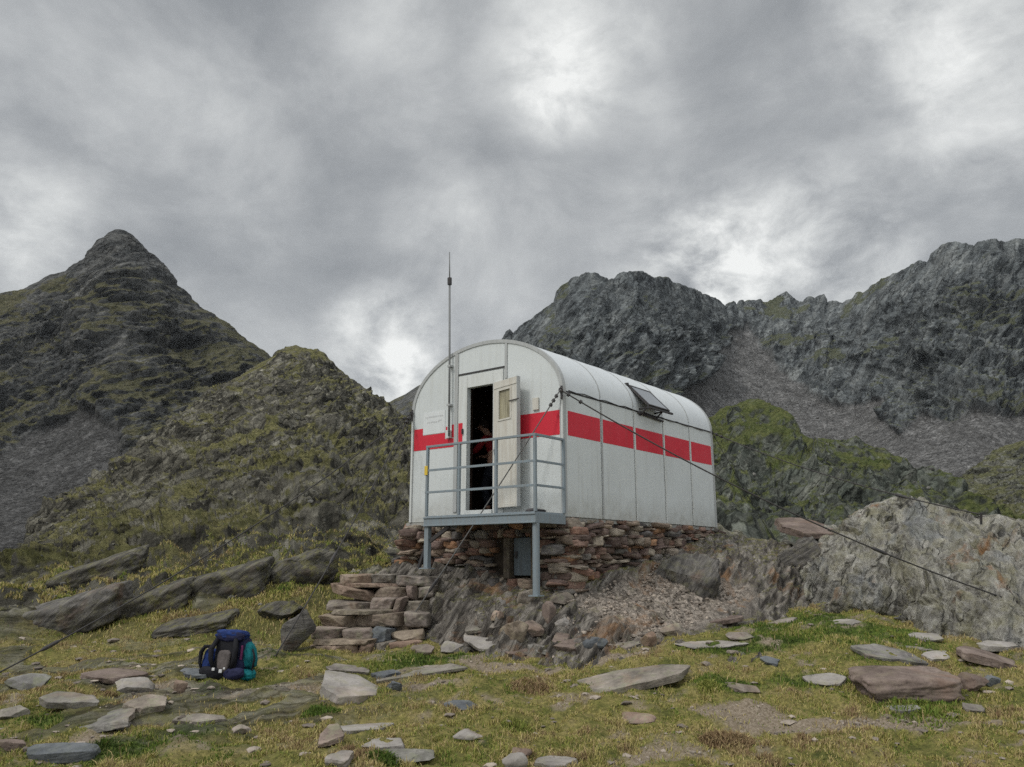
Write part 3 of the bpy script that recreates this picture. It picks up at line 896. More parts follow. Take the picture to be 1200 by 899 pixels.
def outcrop_material():
    m = M('lichen grey outcrop', .9, .2)
    c = m.pos()
    rot = m.mapping(c, (1, 1, 1), (0, math.radians(62), math.radians(12)))
    st = m.noise(m.mapping(rot, (.42, 1.5, 7.0)), 1.1, 11, .72, .6)
    a = m.noise(c, 2.0, 11, .7, .4)
    k = m.ramp(m.math('ADD', m.math('MULTIPLY', st, .72), m.math('MULTIPLY', a, .28)), [(.39, (.02, .02, .018)), (.45, (.13, .123, .11)), (.51, (.26, .248, .22)), (.61, (.42, .405, .36))])
    k = m.mix(m.math('MULTIPLY', m.ramp(m.noise(c, 3.3, 10, .74), [(.46, 0), (.6, 1)]), .6), k, (.24, .225, .135))
    k = m.mix(m.math('MULTIPLY', m.ramp(m.noise(c, 7, 10, .74), [(.52, 0), (.6, 1)]), .5), k, (.3, .29, .24))
    rr = m.noise(m.mapping(rot, (.7, 1.2, 3.0), (0, 0, 0), (3.3, 1, 2)), .8, 6, .6, .5)
    k = m.mix(m.math('MULTIPLY', m.ramp(rr, [(.58, 0), (.68, 1)]), .75), k, (.24, .115, .04))
    bl = m.noise(m.mapping(rot, (.8, 1.2, 3.0), (0, 0, 0), (7.3, 4, 2)), .8, 4, .6, .5)
    k = m.mix(m.math('MULTIPLY', m.ramp(bl, [(.55, 0), (.66, 1)]), .5), k, (.17, .185, .2))
    cr = outcrop_cracks(m, rot, c)
    cr = m.math('MULTIPLY', cr, m.ramp(m.noise(c, 1.3, 4, .6), [(.42, 0), (.6, 1)]))
    k = m.mix(m.math('MULTIPLY', cr, .7), k, (.025, .024, .021))
    m.color(k)
    m.bump(m.math('ADD', m.math('SUBTRACT', m.math('MULTIPLY', st, 1.2), m.math('MULTIPLY', cr, .6)), m.math('ADD', a, m.math('MULTIPLY', m.noise(c, 18, 8, .75), .35))), .95, .09)
    return m.m


relief('rock_outcrop', px, sky, base, YTo, YBo, 420, d_out, outcrop_material(), 'rounded grey bedrock hump with orange stains right of the hut', q=1.25, g=.8, back=(1.35, .28), cat='rock', nz=1)
# ------------------------------------------------------------------ the hut
W_, L_, HE_, RISE_ = 2.87, 4.65, 1.68, .92
def hut_paint(name, col, grime, rough, streaks=.35, foot=.7):
    m = M(name, rough, .3)
    c = m.coord()
    z = m.sep(c)[2]
    low = m.math('MULTIPLY', m.ramp(m.math('ADD', z, m.math('MULTIPLY', m.noise(c, 2.2, 6, .65), .5)), [(.22, 1), (.62, 0)]), foot)
    run = m.noise(m.mapping(c, (9, 9, .35)), 1.6, 7, .7)
    blot = m.noise(c, 1.3, 8, .7)
    f = m.math('MULTIPLY', m.ramp(run, [(.5, 0), (.72, 1)]), m.math('MULTIPLY', m.ramp(blot, [(.38, .1), (.62, 1)]), streaks))
    k = m.mix(m.math('MULTIPLY', m.ramp(blot, [(.4, 0), (.7, 1)]), .35), col, tuple(q * .82 for q in col))
    k = m.mix(f, k, grime)
    k = m.mix(m.math('MULTIPLY', low, m.ramp(m.noise(c, 7, 7, .7), [(.35, .25), (.65, .9)])), k, tuple(q * .8 for q in grime))
    spots = m.noise(c, 26, 4, .6)
    k = m.mix(m.ramp(spots, [(.70, 0), (.76, .6)]), k, (.2, .13, .08))
    m.color(k)
    m.put(m.b.inputs['Roughness'], m.ramp(blot, [(.3, rough - .08), (.7, rough + .2)]))
    m.bump(m.noise(c, 1.8, 3, .5), .35, .03)
    return m.m


WHITE = hut_paint('weathered white panel', (.535, .56, .555), (.3, .285, .235), .48, .45, .8)
WHITE_ROOF = hut_paint('weathered roof sheet', (.56, .585, .595), (.36, .355, .32), .36, .5, 0)
ALU = painted('dull aluminium trim', (.36, .37, .365), (.2, .19, .17), .4, .5, 4)
RED = hut_paint('red stripe paint', (.52, .018, .036), (.34, .06, .06), .5, .55, 0)
CREAM = painted('old cream door paint', (.53, .515, .465), (.30, .24, .17), .5, .55, 2.5)
FRAMEP = painted('white frame paint', (.54, .555, .54), (.34, .32, .27), .4, .5, 3)
DARKM = painted('black iron', (.035, .035, .037), (.09, .06, .045), .4, .55, 6)
WIRE = painted('grey steel rope', (.03, .03, .03), (.12, .09, .07), .4, .6, 20)
WIREL = painted('pale steel rope', (.10, .1, .098), (.12, .1, .08), .4, .5, 20)
GALV = painted('blue grey steel paint', (.185, .225, .25), (.17, .12, .08), .35, .5, 5)
LINING = painted('darkened wood lining', (.05, .03, .022), (.025, .016, .012), .5, .8, 3)  # inner shell coloured dark so the hut interior stays black
TEXTM = painted('faded grey lettering', (.42, .43, .43), (.5, .5, .5), .3, .7, 3)


def arch(t, off=0.0):
    """point (a, h) on the arch, t from 0 (right eave) to pi (left eave); off moves it inwards"""
    return W_ / 2 - (W_ / 2 - off) * math.cos(t), HE_ + (RISE_ - off) * math.sin(t)


def arch_h(a):
    q = min(1, abs((a - W_ / 2) / (W_ / 2)))
    return HE_ + RISE_ * math.sqrt(max(0, 1 - q * q))


hut = empty('mountain_hut', 'white barrel roofed metal hut with a red stripe and an open door', 'hut', HO, -YAW)
ARCT = [math.pi * i / 48 for i in range(49)]


def shell(name, b0, b1, t0, t1, off0, off1, mat, parent, n=24, smooth=True):
    vs, fs = [], []
    for i in range(n + 1):
        t = t0 + (t1 - t0) * i / n
        for off in (off0, off1):
            a, h = arch(t, off)
            vs += [(-a, b0, h), (-a, b1, h)]
    for i in range(n):
        k = 4 * i
        fs += [(k, k + 1, k + 5, k + 4), (k + 2, k + 6, k + 7, k + 3), (k, k + 4, k + 6, k + 2), (k + 1, k + 3, k + 7, k + 5)]
    fs += [(0, 2, 3, 1), (4 * n, 4 * n + 1, 4 * n + 3, 4 * n + 2)]
    mb = MB().add(vs, fs)
    o = mb.build(name, mat, parent)
    if smooth:
        me = o.data
        me.polygons.foreach_set('use_smooth', [True] * len(me.polygons))
        me.set_sharp_from_angle(angle=math.radians(35))
    return o


# front wall with its door opening
D0, D1, DB, DT = 1.215, 1.715, .135, 1.937
avals = sorted(set([arch(t)[0] for t in ARCT] + [D0, D1]))
wall = MB()


def quad_prism(a0, a1, z00, z01, z10, z11):
    vs = [(-a0, 0, z00), (-a1, 0, z10), (-a1, 0, z11), (-a0, 0, z01), (-a0, .06, z00), (-a1, .06, z10), (-a1, .06, z11), (-a0, .06, z01)]
    wall.add(vs, [(0, 1, 2, 3), (7, 6, 5, 4), (3, 2, 6, 7), (0, 4, 5, 1)])


for a0, a1 in zip(avals[:-1], avals[1:]):
    if a1 - a0 < 1e-5:
        continue
    if a0 >= D0 - 1e-6 and a1 <= D1 + 1e-6:
        quad_prism(a0, a1, 0, DB, 0, DB)
        quad_prism(a0, a1, DT, arch_h(a0), DT, arch_h(a1))
    else:
        quad_prism(a0, a1, 0, arch_h(a0), 0, arch_h(a1))
wall.add([(-D0, 0, DB), (-D0, .06, DB), (-D0, .06, DT), (-D0, 0, DT)], [(0, 1, 2, 3)])
wall.add([(-D1, 0, DB), (-D1, .06, DB), (-D1, .06, DT), (-D1, 0, DT)], [(0, 3, 2, 1)])
wall.build('front_wall', WHITE, hut)
rear = MB()
pts = [(-a, h) for a, h in [(0, 0)] + [arch(t) for t in ARCT] + [(W_, 0)]]
rear.add([(x, L_ - .05, z) for x, z in pts] + [(x, L_, z) for x, z in pts], [tuple(range(len(pts))), tuple(range(len(pts), 2 * len(pts)))[::-1]])
rear.build('rear_wall', WHITE, hut)
GAP = .009
seams = [.06, .925, 1.86, 2.79, 3.73, L_ - .05]
for i in range(5):
    b0, b1 = seams[i] + (GAP if i else .002), seams[i + 1] - (GAP if i < 4 else .002)
    MB().box(-.045, 0, b0, b1, 0, HE_ - .012).build('wall_panel', WHITE, hut, .004)
    MB().box(-W_, -W_ + .045, b0, b1, 0, HE_ - .012).build('wall_panel', WHITE, hut, .004)
    shell('roof_panel', b0, b1, 0, math.pi, 0, .04, WHITE_ROOF, hut, 48)
    s0, s1 = (.1 if i == 0 else b0 + .048), (b1 - .012 if i < 4 else b1 - .03)
    MB().box(.0, .0025, s0, s1, 1.08, 1.415).build('red_stripe', RED, hut)
for b in seams[1:-1]:
    m = MB().box(.0, .005, b + .008, b + .042, 0.01, HE_ - .03)
    for k in range(9):
        z = .1 + k * .185
        m.box(.005, .010, b + .018, b + .03, z, z + .012)
    m.build('seam_strip', ALU if b < 1 else FRAMEP, hut)
    shell('seam_cap', b - .012, b + .014, .06, math.pi - .06, -.006, .0, ALU, hut, 48)
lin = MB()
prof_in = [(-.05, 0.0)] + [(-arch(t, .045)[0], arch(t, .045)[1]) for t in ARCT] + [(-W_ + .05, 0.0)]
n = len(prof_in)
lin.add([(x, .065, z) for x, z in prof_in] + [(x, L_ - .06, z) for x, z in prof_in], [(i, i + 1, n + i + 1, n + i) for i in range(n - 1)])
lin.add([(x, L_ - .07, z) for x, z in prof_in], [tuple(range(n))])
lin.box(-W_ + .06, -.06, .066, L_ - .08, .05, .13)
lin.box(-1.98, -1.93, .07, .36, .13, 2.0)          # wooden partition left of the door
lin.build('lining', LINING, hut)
# arched trim along the front edge
tr = MB()


def trim(y0, y1, o0, o1):
    P0 = [(-(0 + o0), 0.0)] + [(-arch(t, o0)[0], arch(t, o0)[1]) for t in ARCT] + [(-(W_ - o0), 0.0)]
    P1 = [(-(0 + o1), 0.0)] + [(-arch(t, o1)[0], arch(t, o1)[1]) for t in ARCT] + [(-(W_ - o1), 0.0)]
    k = len(P0)
    vs = [(x, y0, z) for x, z in P0] + [(x, y0, z) for x, z in P1] + [(x, y1, z) for x, z in P0] + [(x, y1, z) for x, z in P1]
    fs = []
    for i in range(k - 1):
        fs += [(i, i + 1, k + i + 1, k + i), (2 * k + i, 3 * k + i, 3 * k + i + 1, 2 * k + i + 1), (i, 2 * k + i, 2 * k + i + 1, i + 1), (k + i, k + i + 1, 3 * k + i + 1, 3 * k + i)]
    fs += [(0, k, 3 * k, 2 * k), (k - 1, 3 * k - 1, 4 * k - 1, 2 * k - 1)]
    tr.add(vs, fs)


trim(-.014, .058, -.006, .045)
tr.build('edge_trim', ALU, hut)
tr = MB()
trim(L_ - .06, L_ + .01, -.005, .04)
tr.build('edge_trim', ALU, hut)
MB().box(-.028, -.003, -.018, -.0145, .0, 1.62).build('corner_strip', FRAMEP, hut)
MB().box(-W_ + .003, -W_ + .035, -.018, -.0145, .0, 1.62).build('corner_strip', FRAMEP, hut)
# dark joint under the roof and the wire clipped along it
MB().box(-.02, .007, .07, L_ - .06, HE_ - .011, HE_ + .006).build('eave_trim', DARKM, hut)
w = [(.012, .12 + (L_ - .2) * k / 24, HE_ + .015 - .012 * math.sin(k * 2.1) - .03 * (k / 24)) for k in range(25)]
MB().tube(w, .007, 6).build('electric_wire', DARKM, hut)
# battens, transom and door frame on the front
MB().box(-1.975, -1.905, -.016, -.001, .12, arch_h(1.94) - .05).build('batten', ALU, hut, .003)
MB().box(-1.004, -.962, -.016, -.001, 1.985, arch_h(.98) - .05).build('batten', ALU, hut, .003)
MB().box(-1.9, -1.01, -.018, -.001, 2.148, 2.17).build('transom', DARKM, hut)
fr = MB()
fr.box(-1.885, -D1, -.022, -.001, .06, 2.13)
fr.box(-D0, -1.03, -.022, -.001, .06, 2.13)
fr.box(-D1 + .0005, -D0 - .0005, -.022, -.001, DT, 2.13)
fr.box(-D1 + .0005, -D0 - .0005, -.05, .07, .075, DB)
fr.build('door_frame', FRAMEP, hut, .004)
MB().box(-1.80, -1.775, -.045, -.0225, 1.25, 1.33).build('lock_plate', DARKM, hut, .003)
# red band on the front, with the painted out notice above it
rs = MB()
rs.box(-2.82, -2.632, -.0035, -.0008, 1.085, 1.42)
rs.box(-2.6315, -2.165, -.0035, -.0008, 1.085, 1.31)
rs.box(-2.1645, -1.985, -.0035, -.0008, 1.085, 1.215)
rs.build('red_stripe', RED, hut)
MB().box(-2.15, -2.12, -.0035, -.0008, 1.315, 1.40).build('red_stripe', RED, hut)
MB().box(-2.03, -1.985, -.0035, -.0008, 1.225, 1.42).build('red_stripe', RED, hut)
MB().box(-1.876, -1.795, -.0245, -.0223, 1.10, 1.42).build('red_stripe', RED, hut)
MB().box(-.965, -.062, -.0035, -.0008, 1.085, 1.42).build('red_stripe', RED, hut)
pl = MB().box(-2.628, -2.168, -.006, -.001, 1.318, 1.66).build('notice_board', painted('pale notice', (.575, .595, .595), (.4, .395, .36), .25, .5, .9), hut)
rr = random.Random(3)
for z, x0, x1 in ((1.575, -2.58, -2.22), (1.49, -2.54, -2.30), (1.505, -2.30, -2.24)):
    tx = MB()
    x = x0
    while x < x1:
        w_ = rr.uniform(.012, .03)
        tx.box(x, x + w_, -.0075, -.0062, z + rr.uniform(-.006, .0), z + rr.uniform(.014, .022))
        x += w_ + rr.uniform(.006, .016)
    tx.build('faded_lettering', TEXTM, pl)
# door leaf swung right round against the wall
door = empty('door', '', '', (-1.165, -.035, 0), math.radians(180 + 165))
del door['label'], door['category']
door.parent = hut
# local: x runs along the leaf towards its free edge
door.rotation_euler = (0, 0, math.radians(-15))
DW = .555
dl = MB()
wx0, wx1, wz0, wz1 = .13, .40, 1.375, 1.79
dl.box(0, wx0, -.022, .022, .145, 1.935)
dl.box(wx1, DW, -.022, .022, .145, 1.935)
dl.box(wx0 + .0003, wx1 - .0003, -.022, .022, .145, wz0)
dl.box(wx0 + .0003, wx1 - .0003, -.022, .022, wz1, 1.935)
dl.build('door_leaf', CREAM, door)
dm = MB()
MB().box(.004, DW - .004, -.030, -.0225, 1.835, 1.855).build('top_moulding', CREAM, door)
MB().box(.035, DW - .035, -.030, -.0225, .15, .19).build('kick_board', CREAM, door)
dm.box(wx0 - .025, wx0 + .003, -.031, -.0225, wz0 - .02, wz1 + .02)
dm.box(wx1 - .003, wx1 + .025, -.031, -.0225, wz0 - .02, wz1 + .02)
dm.box(wx0 + .0035, wx1 - .0035, -.031, -.0225, wz0 - .02, wz0 + .003)
dm.box(wx0 + .0035, wx1 - .0035, -.031, -.0225, wz1 - .003, wz1 + .02)
dm.build('pane_frame', CREAM, door)
MB().box(DW + .0005, DW + .012, -.03, .026, .145, 1.935).build('door_edge', ALU, door)
gl = M('dirty yellowed pane', .35, .4)
gc = gl.coord()
gl.color(gl.mix(gl.ramp(gl.noise(gl.mapping(gc, (14, 1, 1.2)), 2, 5, .6), [(.35, 0), (.65, 1)]), (.17, .15, .095), (.36, .33, .225)))
MB().box(wx0 + .001, wx1 - .001, -.008, .004, wz0 + .001, wz1 - .001).build('door_pane', gl.m, door)
MB().box(.38, .62, -.042, -.031, 1.60, 1.612).build('door_hook', DARKM, door)
MB().tube([(.05, -.024, .98), (.07, -.06, .95), (.10, -.07, .88), (.10, -.055, .80), (.09, -.024, .76)], .011, 8).build('door_handle', DARKM, door, smooth=True)
MB().box(-.5, -.4, -.03, -.001, 1.46, 1.63).build('door_catch', CREAM, hut, .004)
# mast
ms = MB().tube([(-2.03, -.06, 1.24), (-2.045, -.06, 2.45), (-2.072, -.06, 3.66)], .0155, 10)
ms.tube([(-2.072, -.06, 3.66), (-2.086, -.06, 4.16)], [.011, .008], 8)
ms = ms.build('radio_mast', ALU if False else painted('grey mast tube', (.16, .165, .165), (.1, .09, .08), .3, .5, 5), hut, smooth=True)
MB().tube([(-2.071, -.06, 3.62), (-2.0735, -.06, 3.73)], [.034, .034], 10).build('mast_collar', DARKM, ms)
MB().box(-2.11, -2.035, -.06, -.002, 1.215, 1.335).build('junction_box', FRAMEP, hut, .005)
for z in (1.7, 2.3):
    MB().box(-2.075, -2.015, -.078, -.001, z, z + .03).build('mast_clamp', ALU, hut)
# solar panel standing off the roof
sp = empty('solar_panel', '', '', (0, 0, 0))
del sp['label'], sp['category']
sp.parent = hut
pt, pb = Vector((-.16, 0, 2.095)), Vector((.19, 0, 1.735))
nrm = Vector((.36, 0, .35)).normalized()
SB0, SB1 = 1.99, 2.66


def plate(b0, b1, s0, s1, t0, t1):
    c = []
    for b in (b0, b1):
        for s in (s0, s1):
            for t in (t0, t1):
                q = pt.lerp(pb, s) + nrm * t
                c.append((q.x, b, q.z))
    return c


BOXF = [(0, 1, 3, 2), (4, 6, 7, 5), (0, 4, 5, 1), (2, 3, 7, 6), (0, 2, 6, 4), (1, 5, 7, 3)]
sf = MB()
for q in ((SB0, SB0 + .025, 0, 1), (SB1 - .025, SB1, 0, 1), (SB0 + .0255, SB1 - .0255, 0, .05), (SB0 + .0255, SB1 - .0255, .95, 1)):
    sf.add(plate(*q, 0, .035), BOXF)
sf.build('panel_frame', DARKM, sp)
cellm = M('grey solar glass', .12, .6)
cellm.color((.16, .175, .19))
MB().add(plate(SB0 + .0255, SB1 - .0255, .051, .949, .012, .03), BOXF).build('panel_glass', cellm.m, sp)
for b in (SB0 + .06, SB1 - .12):
    br = MB()
    br.bar((.19, b, 1.735), (-.01, b, 1.72), .025, .02)
    br.bar((.17, b, 1.76), (.004, b, 1.62), .02, .02)
    br.build('panel_bracket', DARKM, sp)
MB().bar((.20, SB0 - .02, 1.722), (.20, SB1 + .10, 1.722), .03, .03).build('panel_rail', DARKM, sp)
MB().bar((-.17, SB0 - .03, 2.12), (-.17, SB0 + .03, 2.13), .04, .05).build('panel_hook', DARKM, sp)
MB().tube([(.03, 1.98, 1.655), (.03, 2.3, 1.64), (.03, 2.75, 1.62)], .02, 8).build('battery_lead', DARKM, hut)
for x, y in ((-.01, -.02), (-W_ + .01, -.02), (-.01, L_ + .012)):
    ey = MB()
    ey.tube([(x, y, HE_ - .12), (x, y, HE_ + .06)], .016, 8)
    ey.tube([(x + .03 * math.cos(k), y - .02 + .0 * k, HE_ + .03 * math.sin(k)) for k in [i * math.pi / 6 for i in range(13)]], .009, 6)
    ey.build('cable_eye', DARKM, hut)


def hutpt(a, b, h):
    return Vector((HO[0] + a * UV[0] + b * VV[0], HO[1] + a * UV[1] + b * VV[1], HO[2] + h))


# ------------------------------------------------------------------ masonry plinth
plinth = empty('stone_plinth', 'rough dry stone plinth of brown and grey slate carrying the hut', 'plinth', HO, -YAW)


def masonry_material():
    m = M('masonry stone', .93, .15)
    c = m.coord()
    t = m.attr('tone', 'Color')
    a = m.noise(c, 7, 10, .7, .3)
    st = m.noise(m.mapping(c, (1, 1, 6)), 9, 6, .65, .5)
    k = m.mix(1.0, t, m.ramp(m.math('ADD', m.math('MULTIPLY', a, .5), m.math('MULTIPLY', st, .5)), [(.3, .3), (.5, .95), (.7, 1.7)]), 'MULTIPLY')
    k = m.mix(m.math('MULTIPLY', m.ramp(m.noise(c, 16, 9, .74), [(.54, 0), (.62, 1)]), .4), k, (.26, .24, .17))
    m.color(k)
    m.bump(m.math('ADD', a, st), .7, .025)
    return m.m


MAS = masonry_material()
TONES = [(.20, .15, .12), (.16, .115, .10), (.26, .2, .155), (.13, .12, .115), (.30, .17, .10), (.21, .125, .095), (.34, .29, .23), (.17, .155, .14), (.23, .15, .12), (.14, .10, .085), (.28, .235, .19)]


BLOCKS = []
for q_ in range(26):
    b_ = rock_verts(900 + q_, (1, 1, 1), 3, 9, (.86, 1.12), .05, slab=.86)
    BLOCKS.append(b_ / np.abs(b_).max(0))


def wall_stones(seed, p0, along, out, length, top, bottom, avoid=(), hmin=.045, hmax=.12, back=.16):
    r = np.random.default_rng(seed)
    V, Fc, T = [], [], []
    bv, bf = ICO[3]
    nv = 0
    z = top
    zmin = min(bottom(0), bottom(length), bottom(length * .5))
    while z > zmin - .1:
        h = r.uniform(hmin, hmax) if r.uniform() < .75 else r.uniform(.03, .05)
        s = -r.uniform(0, .2)
        while s < length:
            w = r.uniform(.09, .42) * (1 if h < .1 else .75)
            zc, sc = z - h / 2, s + w / 2
            if zc > bottom(np.clip(sc, 0, length)) - .05 and not any(a0 - .02 < sc + w * .4 and sc - w * .4 < a1 + .02 and z0 < zc < z1 for a0, a1, z0, z1 in avoid):
                hh = h * r.uniform(.8, 1.12)
                v = BLOCKS[r.integers(26)] * np.array([w * .51 * r.choice([-1, 1]), back, hh * .53])
                sk = r.normal(size=(3,)) * .14
                v[:, 2] += v[:, 0] * sk[0] * .5
                v[:, 0] += v[:, 2] * sk[1] * 1.5
                q = v * 9 + r.uniform(0, 50, 3)
                v[:, 2] += np.abs(v[:, 0]) * r.normal() * .12
                v = v + bv * (ridged(q[:, 0] * 1.3, q[:, 1] * 1.3, q[:, 2] * 1.3, 3, .6) * .05 * h)[:, None] + bv * (pnoise(q[:, 0] * .4, q[:, 1] * .4, q[:, 2] * .4) * .028)[:, None]
                off = r.normal() * .032 + r.choice([0, 0, 0, .05, -.04])
                base = np.array([p0[0], p0[1], 0]) + np.array([along[0], along[1], 0]) * sc + np.array([out[0], out[1], 0]) * (off - back * .85)
                Wd = base + v[:, :1] * np.array([along[0], along[1], 0]) + v[:, 1:2] * np.array([out[0], out[1], 0]) + np.stack([0 * v[:, 2], 0 * v[:, 2], v[:, 2] + zc], 1)
                V.append(Wd)
                Fc.append(bf + nv)
                nv += len(bv)
                t = np.array(TONES[r.integers(len(TONES))]) * r.uniform(.6, 1.25)
                T.append(np.repeat(t[None], len(bv), 0))
            s += w * r.uniform(.93, 1.0)
        z -= h * .93
    return np.concatenate(V), np.concatenate(Fc), np.concatenate(T)


parts = [
    wall_stones(3, (.0, .0), (0, 1), (1, 0), L_ + .12, -.015, lambda s: np.interp(s, [0, 1.7, 2.5, 3.2, 4.7], [-1.15, -.85, -.8, -.5, -.2])),
    wall_stones(8, (-3.02, .0), (1, 0), (0, -1), 3.05, -.03, lambda s: np.interp(s, [0, .8, 1.6, 3.02], [-.62, -.6, -.78, -1.2]), avoid=((1.95, 2.46, -.8, -.22),)),
    wall_stones(5, (-3.0, .6), (0, -1), (-1, 0), .62, -.05, lambda s: -.6)]
nv, VV_, FF_, TT_ = 0, [], [], []
for v, f, t in parts:
    VV_.append(v)
    FF_.append(f + nv)
    TT_.append(t)
    nv += len(v)
link('stonework', mesh_np('stonework', np.concatenate(VV_), np.concatenate(FF_), True, {'tone': np.concatenate(TT_)}), MAS, plinth)
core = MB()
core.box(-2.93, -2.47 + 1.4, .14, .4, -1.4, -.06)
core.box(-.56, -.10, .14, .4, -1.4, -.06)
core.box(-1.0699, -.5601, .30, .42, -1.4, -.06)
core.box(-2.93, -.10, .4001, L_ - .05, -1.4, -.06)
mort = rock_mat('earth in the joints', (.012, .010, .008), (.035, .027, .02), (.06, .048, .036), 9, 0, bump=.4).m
core.build('core_fill', mort, plinth)
MB().box(-2.95, -.02, .005, L_, -.055, -.004).build('sill_beam', painted('grey sill', (.3, .3, .28), (.14, .12, .1), .5, .7, 3), plinth)
hd = MB().box(-.935, -.585, .11, .15, -.76, -.255).build('hatch_door', painted('dark blue grey door', (.10, .125, .14), (.06, .05, .045), .5, .55, 4), plinth, .004)
MB().box(-.90, -.87, .085, .109, -.53, -.44).build('handle', DARKM, hd)
jb = MB().box(-1.05, -.945, .02, .16, -.80, -.2).box(-.58, -.53, .02, .16, -.8, -.2).box(-1.05, -.53, .0, .16, -.199, -.14)
jb.build('hatch_frame', rock_mat('dark lintel stone', (.03, .025, .02), (.085, .07, .055), (.15, .125, .1), 6, .2).m, plinth, .008)

# ------------------------------------------------------------------ steel balcony
bal = empty('steel_balcony', 'blue grey steel balcony with railings in front of the hut door', 'balcony', HO, -YAW)
BD = -.68
dk = MB().box(-1.87, .02, BD, -.03, .02, .036)
dk.build('deck_plate', GALV, bal, .003)
bm_ = MB()
bm_.box(-1.89, .04, BD - .012, BD + .045, -.105, .0195)
bm_.box(-1.89, .04, BD - .026, BD - .0125, .0, .0195)
bm_.box(-1.89, .04, BD - .026, BD - .0125, -.105, -.085)
bm_.build('front_beam', GALV, bal, .004)
for x0, x1, zz in ((-.01, .04, -.105), (-1.89, -1.84, -.105), (-1.0, -.95, -.09)):
    MB().box(x0, x1, BD + .046, -.04, zz, .0195).build('side_beam', GALV, bal, .004)
posts = [(1.868, BD + .02), (1.267, BD + .02), (.62, BD + .02), (-.015, BD + .02), (-.022, -.045)]
for a, b in posts:
    MB().box(-a - .019, -a + .019, b - .019, b + .019, .036, .985).build('post', GALV, bal, .006)
for z, w_ in ((.985, .036), (.665, .032), (.36, .032)):
    m = MB()
    z0 = z if z < .9 else z
    m.box(-1.89, .036, BD + .0, BD + .008, z0 - w_ / 2, z0 + w_ / 2) if z < .9 else m.box(-1.89, .036, BD - .0, BD + .04, z0, z0 + .03)
    m.build('rail', GALV, bal, .003)
    m = MB()
    m.box(.028, .036, BD + .041, -.03, z0 - w_ / 2, z0 + w_ / 2) if z < .9 else m.box(-.004, .036, BD + .041, -.03, z0, z0 + .03)
    m.build('rail', GALV, bal, .003)
MB().tube([(.0, BD + .05, -.105), (.0, BD + .05, -.97)], .045, 16).box(-.07, .07, BD - .02, BD + .12, -.985, -.97).build('leg', GALV, bal, smooth=False)
MB().box(-1.885, -1.81, BD + .0, BD + .07, -.66, -.106).box(-1.93, -1.76, BD - .04, BD + .1, -.675, -.661).build('leg', GALV, bal, .004)
MB().bar((-1.86, BD + .09, -.22), (-2.13, BD + .16, -.66), .035, .05).build('brace', DARKM, bal)
MB().bar((-1.80, BD + .04, -.30), (-1.45, BD + .04, -.11), .035, .05).build('brace', DARKM, bal)
ytag = MB().box(-1.90, -1.84, BD - .012, BD - .001, .60, .73)
tag(ytag.build('yellow_tag', painted('yellow tag', (.6, .42, .05), (.3, .2, .05), .4, .6, 8), None, .01), 'small yellow strap tag tied to the left railing post', 'tag')
o = bpy.data.objects['yellow_tag']
o.location, o.rotation_euler = HO, (0, 0, -YAW)
# a folded dark mat on the deck
v = rock_verts(31, (.3, .2, .07), 4, 6, (.7, .9), .08)
o = link('folded_cloth', mesh_np('folded_cloth', v, ICO[4][1]), painted('dark cloth', (.06, .058, .06), (.16, .14, .13), .5, .9, 5))
o.location = hutpt(.22, -.35, .068)
tag(o, 'dark crumpled cloth lying on the balcony deck behind the right railing', 'cloth')

# ------------------------------------------------------------------ stone steps
S0 = np.array([-2.05, 10.1, .3])
steps = empty('stone_steps', 'broad steps of brown flat stones climbing to the left end of the balcony', 'steps', S0)
r = np.random.default_rng(21)
NS = 6
for i in range(NS):
    f = i / (NS - 1)
    Yf = 9.98 + .235 * i
    zt = .50 + .158 * i
    lx, rx = (P(362 + 32 * f, 700, Yf)[0], P(490 + 20 * f, 700, Yf)[0])
    x, k = lx, 0
    while x < rx - .08:
        w_ = min(r.uniform(.13, .72), rx - x + .04)
        hh = .17 * r.uniform(.75, 1.15)
        v = rock_verts(600 + i * 20 + k, (w_ * 1.08, .66, hh * 1.06), 5, 9, (.86, 1.12), .055, slab=.86)
        v[:, 0] += v[:, 2] * r.normal() * .25
        v[:, 2] += v[:, 0] * r.normal() * .06
        v += np.array([x + w_ / 2, Yf + .31 + r.normal() * .035, zt - .075 + r.normal() * .012]) - S0
        link('step_stone', mesh_np('step_stone', v, ICO[5][1]), [MAT_BROWN, MAT_BROWN, MAT_BROWN, MAT_STONE, MAT_STONE, MAT_RED, MAT_DARK][r.integers(7)], steps)
        x += w_ * .96
        k += 1
    if i in (0, 2, 4):
        w_ = (rx - lx) * r.uniform(.5, .65)
        x0 = lx + r.uniform(-.04, .12)
        v = rock_verts(100 + i * 10 + k, (w_, .5, .06), 5, 10, (.8, 1.05), .05, slab=.4)
        v += np.array([x0 + w_ / 2, Yf + .22, zt + .02]) - S0
        link('tread_slab', mesh_np('tread_slab', v, ICO[5][1]), MAT_BROWN, steps)
fill = MB()
for i in range(NS):
    fill.box(P(372 + 30 * i / 5, 700, 10.2)[0] - S0[0] + .04, P(480 + 20 * i / 5, 700, 10.2)[0] - S0[0] + .02, 10.12 + .235 * i - S0[1], 11.6 - S0[1] + .001 * i, -.3, .36 + .158 * i - S0[2])
fill.build('rubble_core', rock_mat('packed earth', (.05, .04, .03), (.14, .11, .08), (.22, .175, .13), 6, 0, bump=.6).m, steps)

# ------------------------------------------------------------------ loose stones, one by one
from mathutils.bvhtree import BVHTree


def bvh_of(V, step=1):
    V = V[::step, ::step]
    return BVHTree.FromPolygons(V.reshape(-1, 3).tolist(), grid_faces(*V.shape[:2]).tolist())


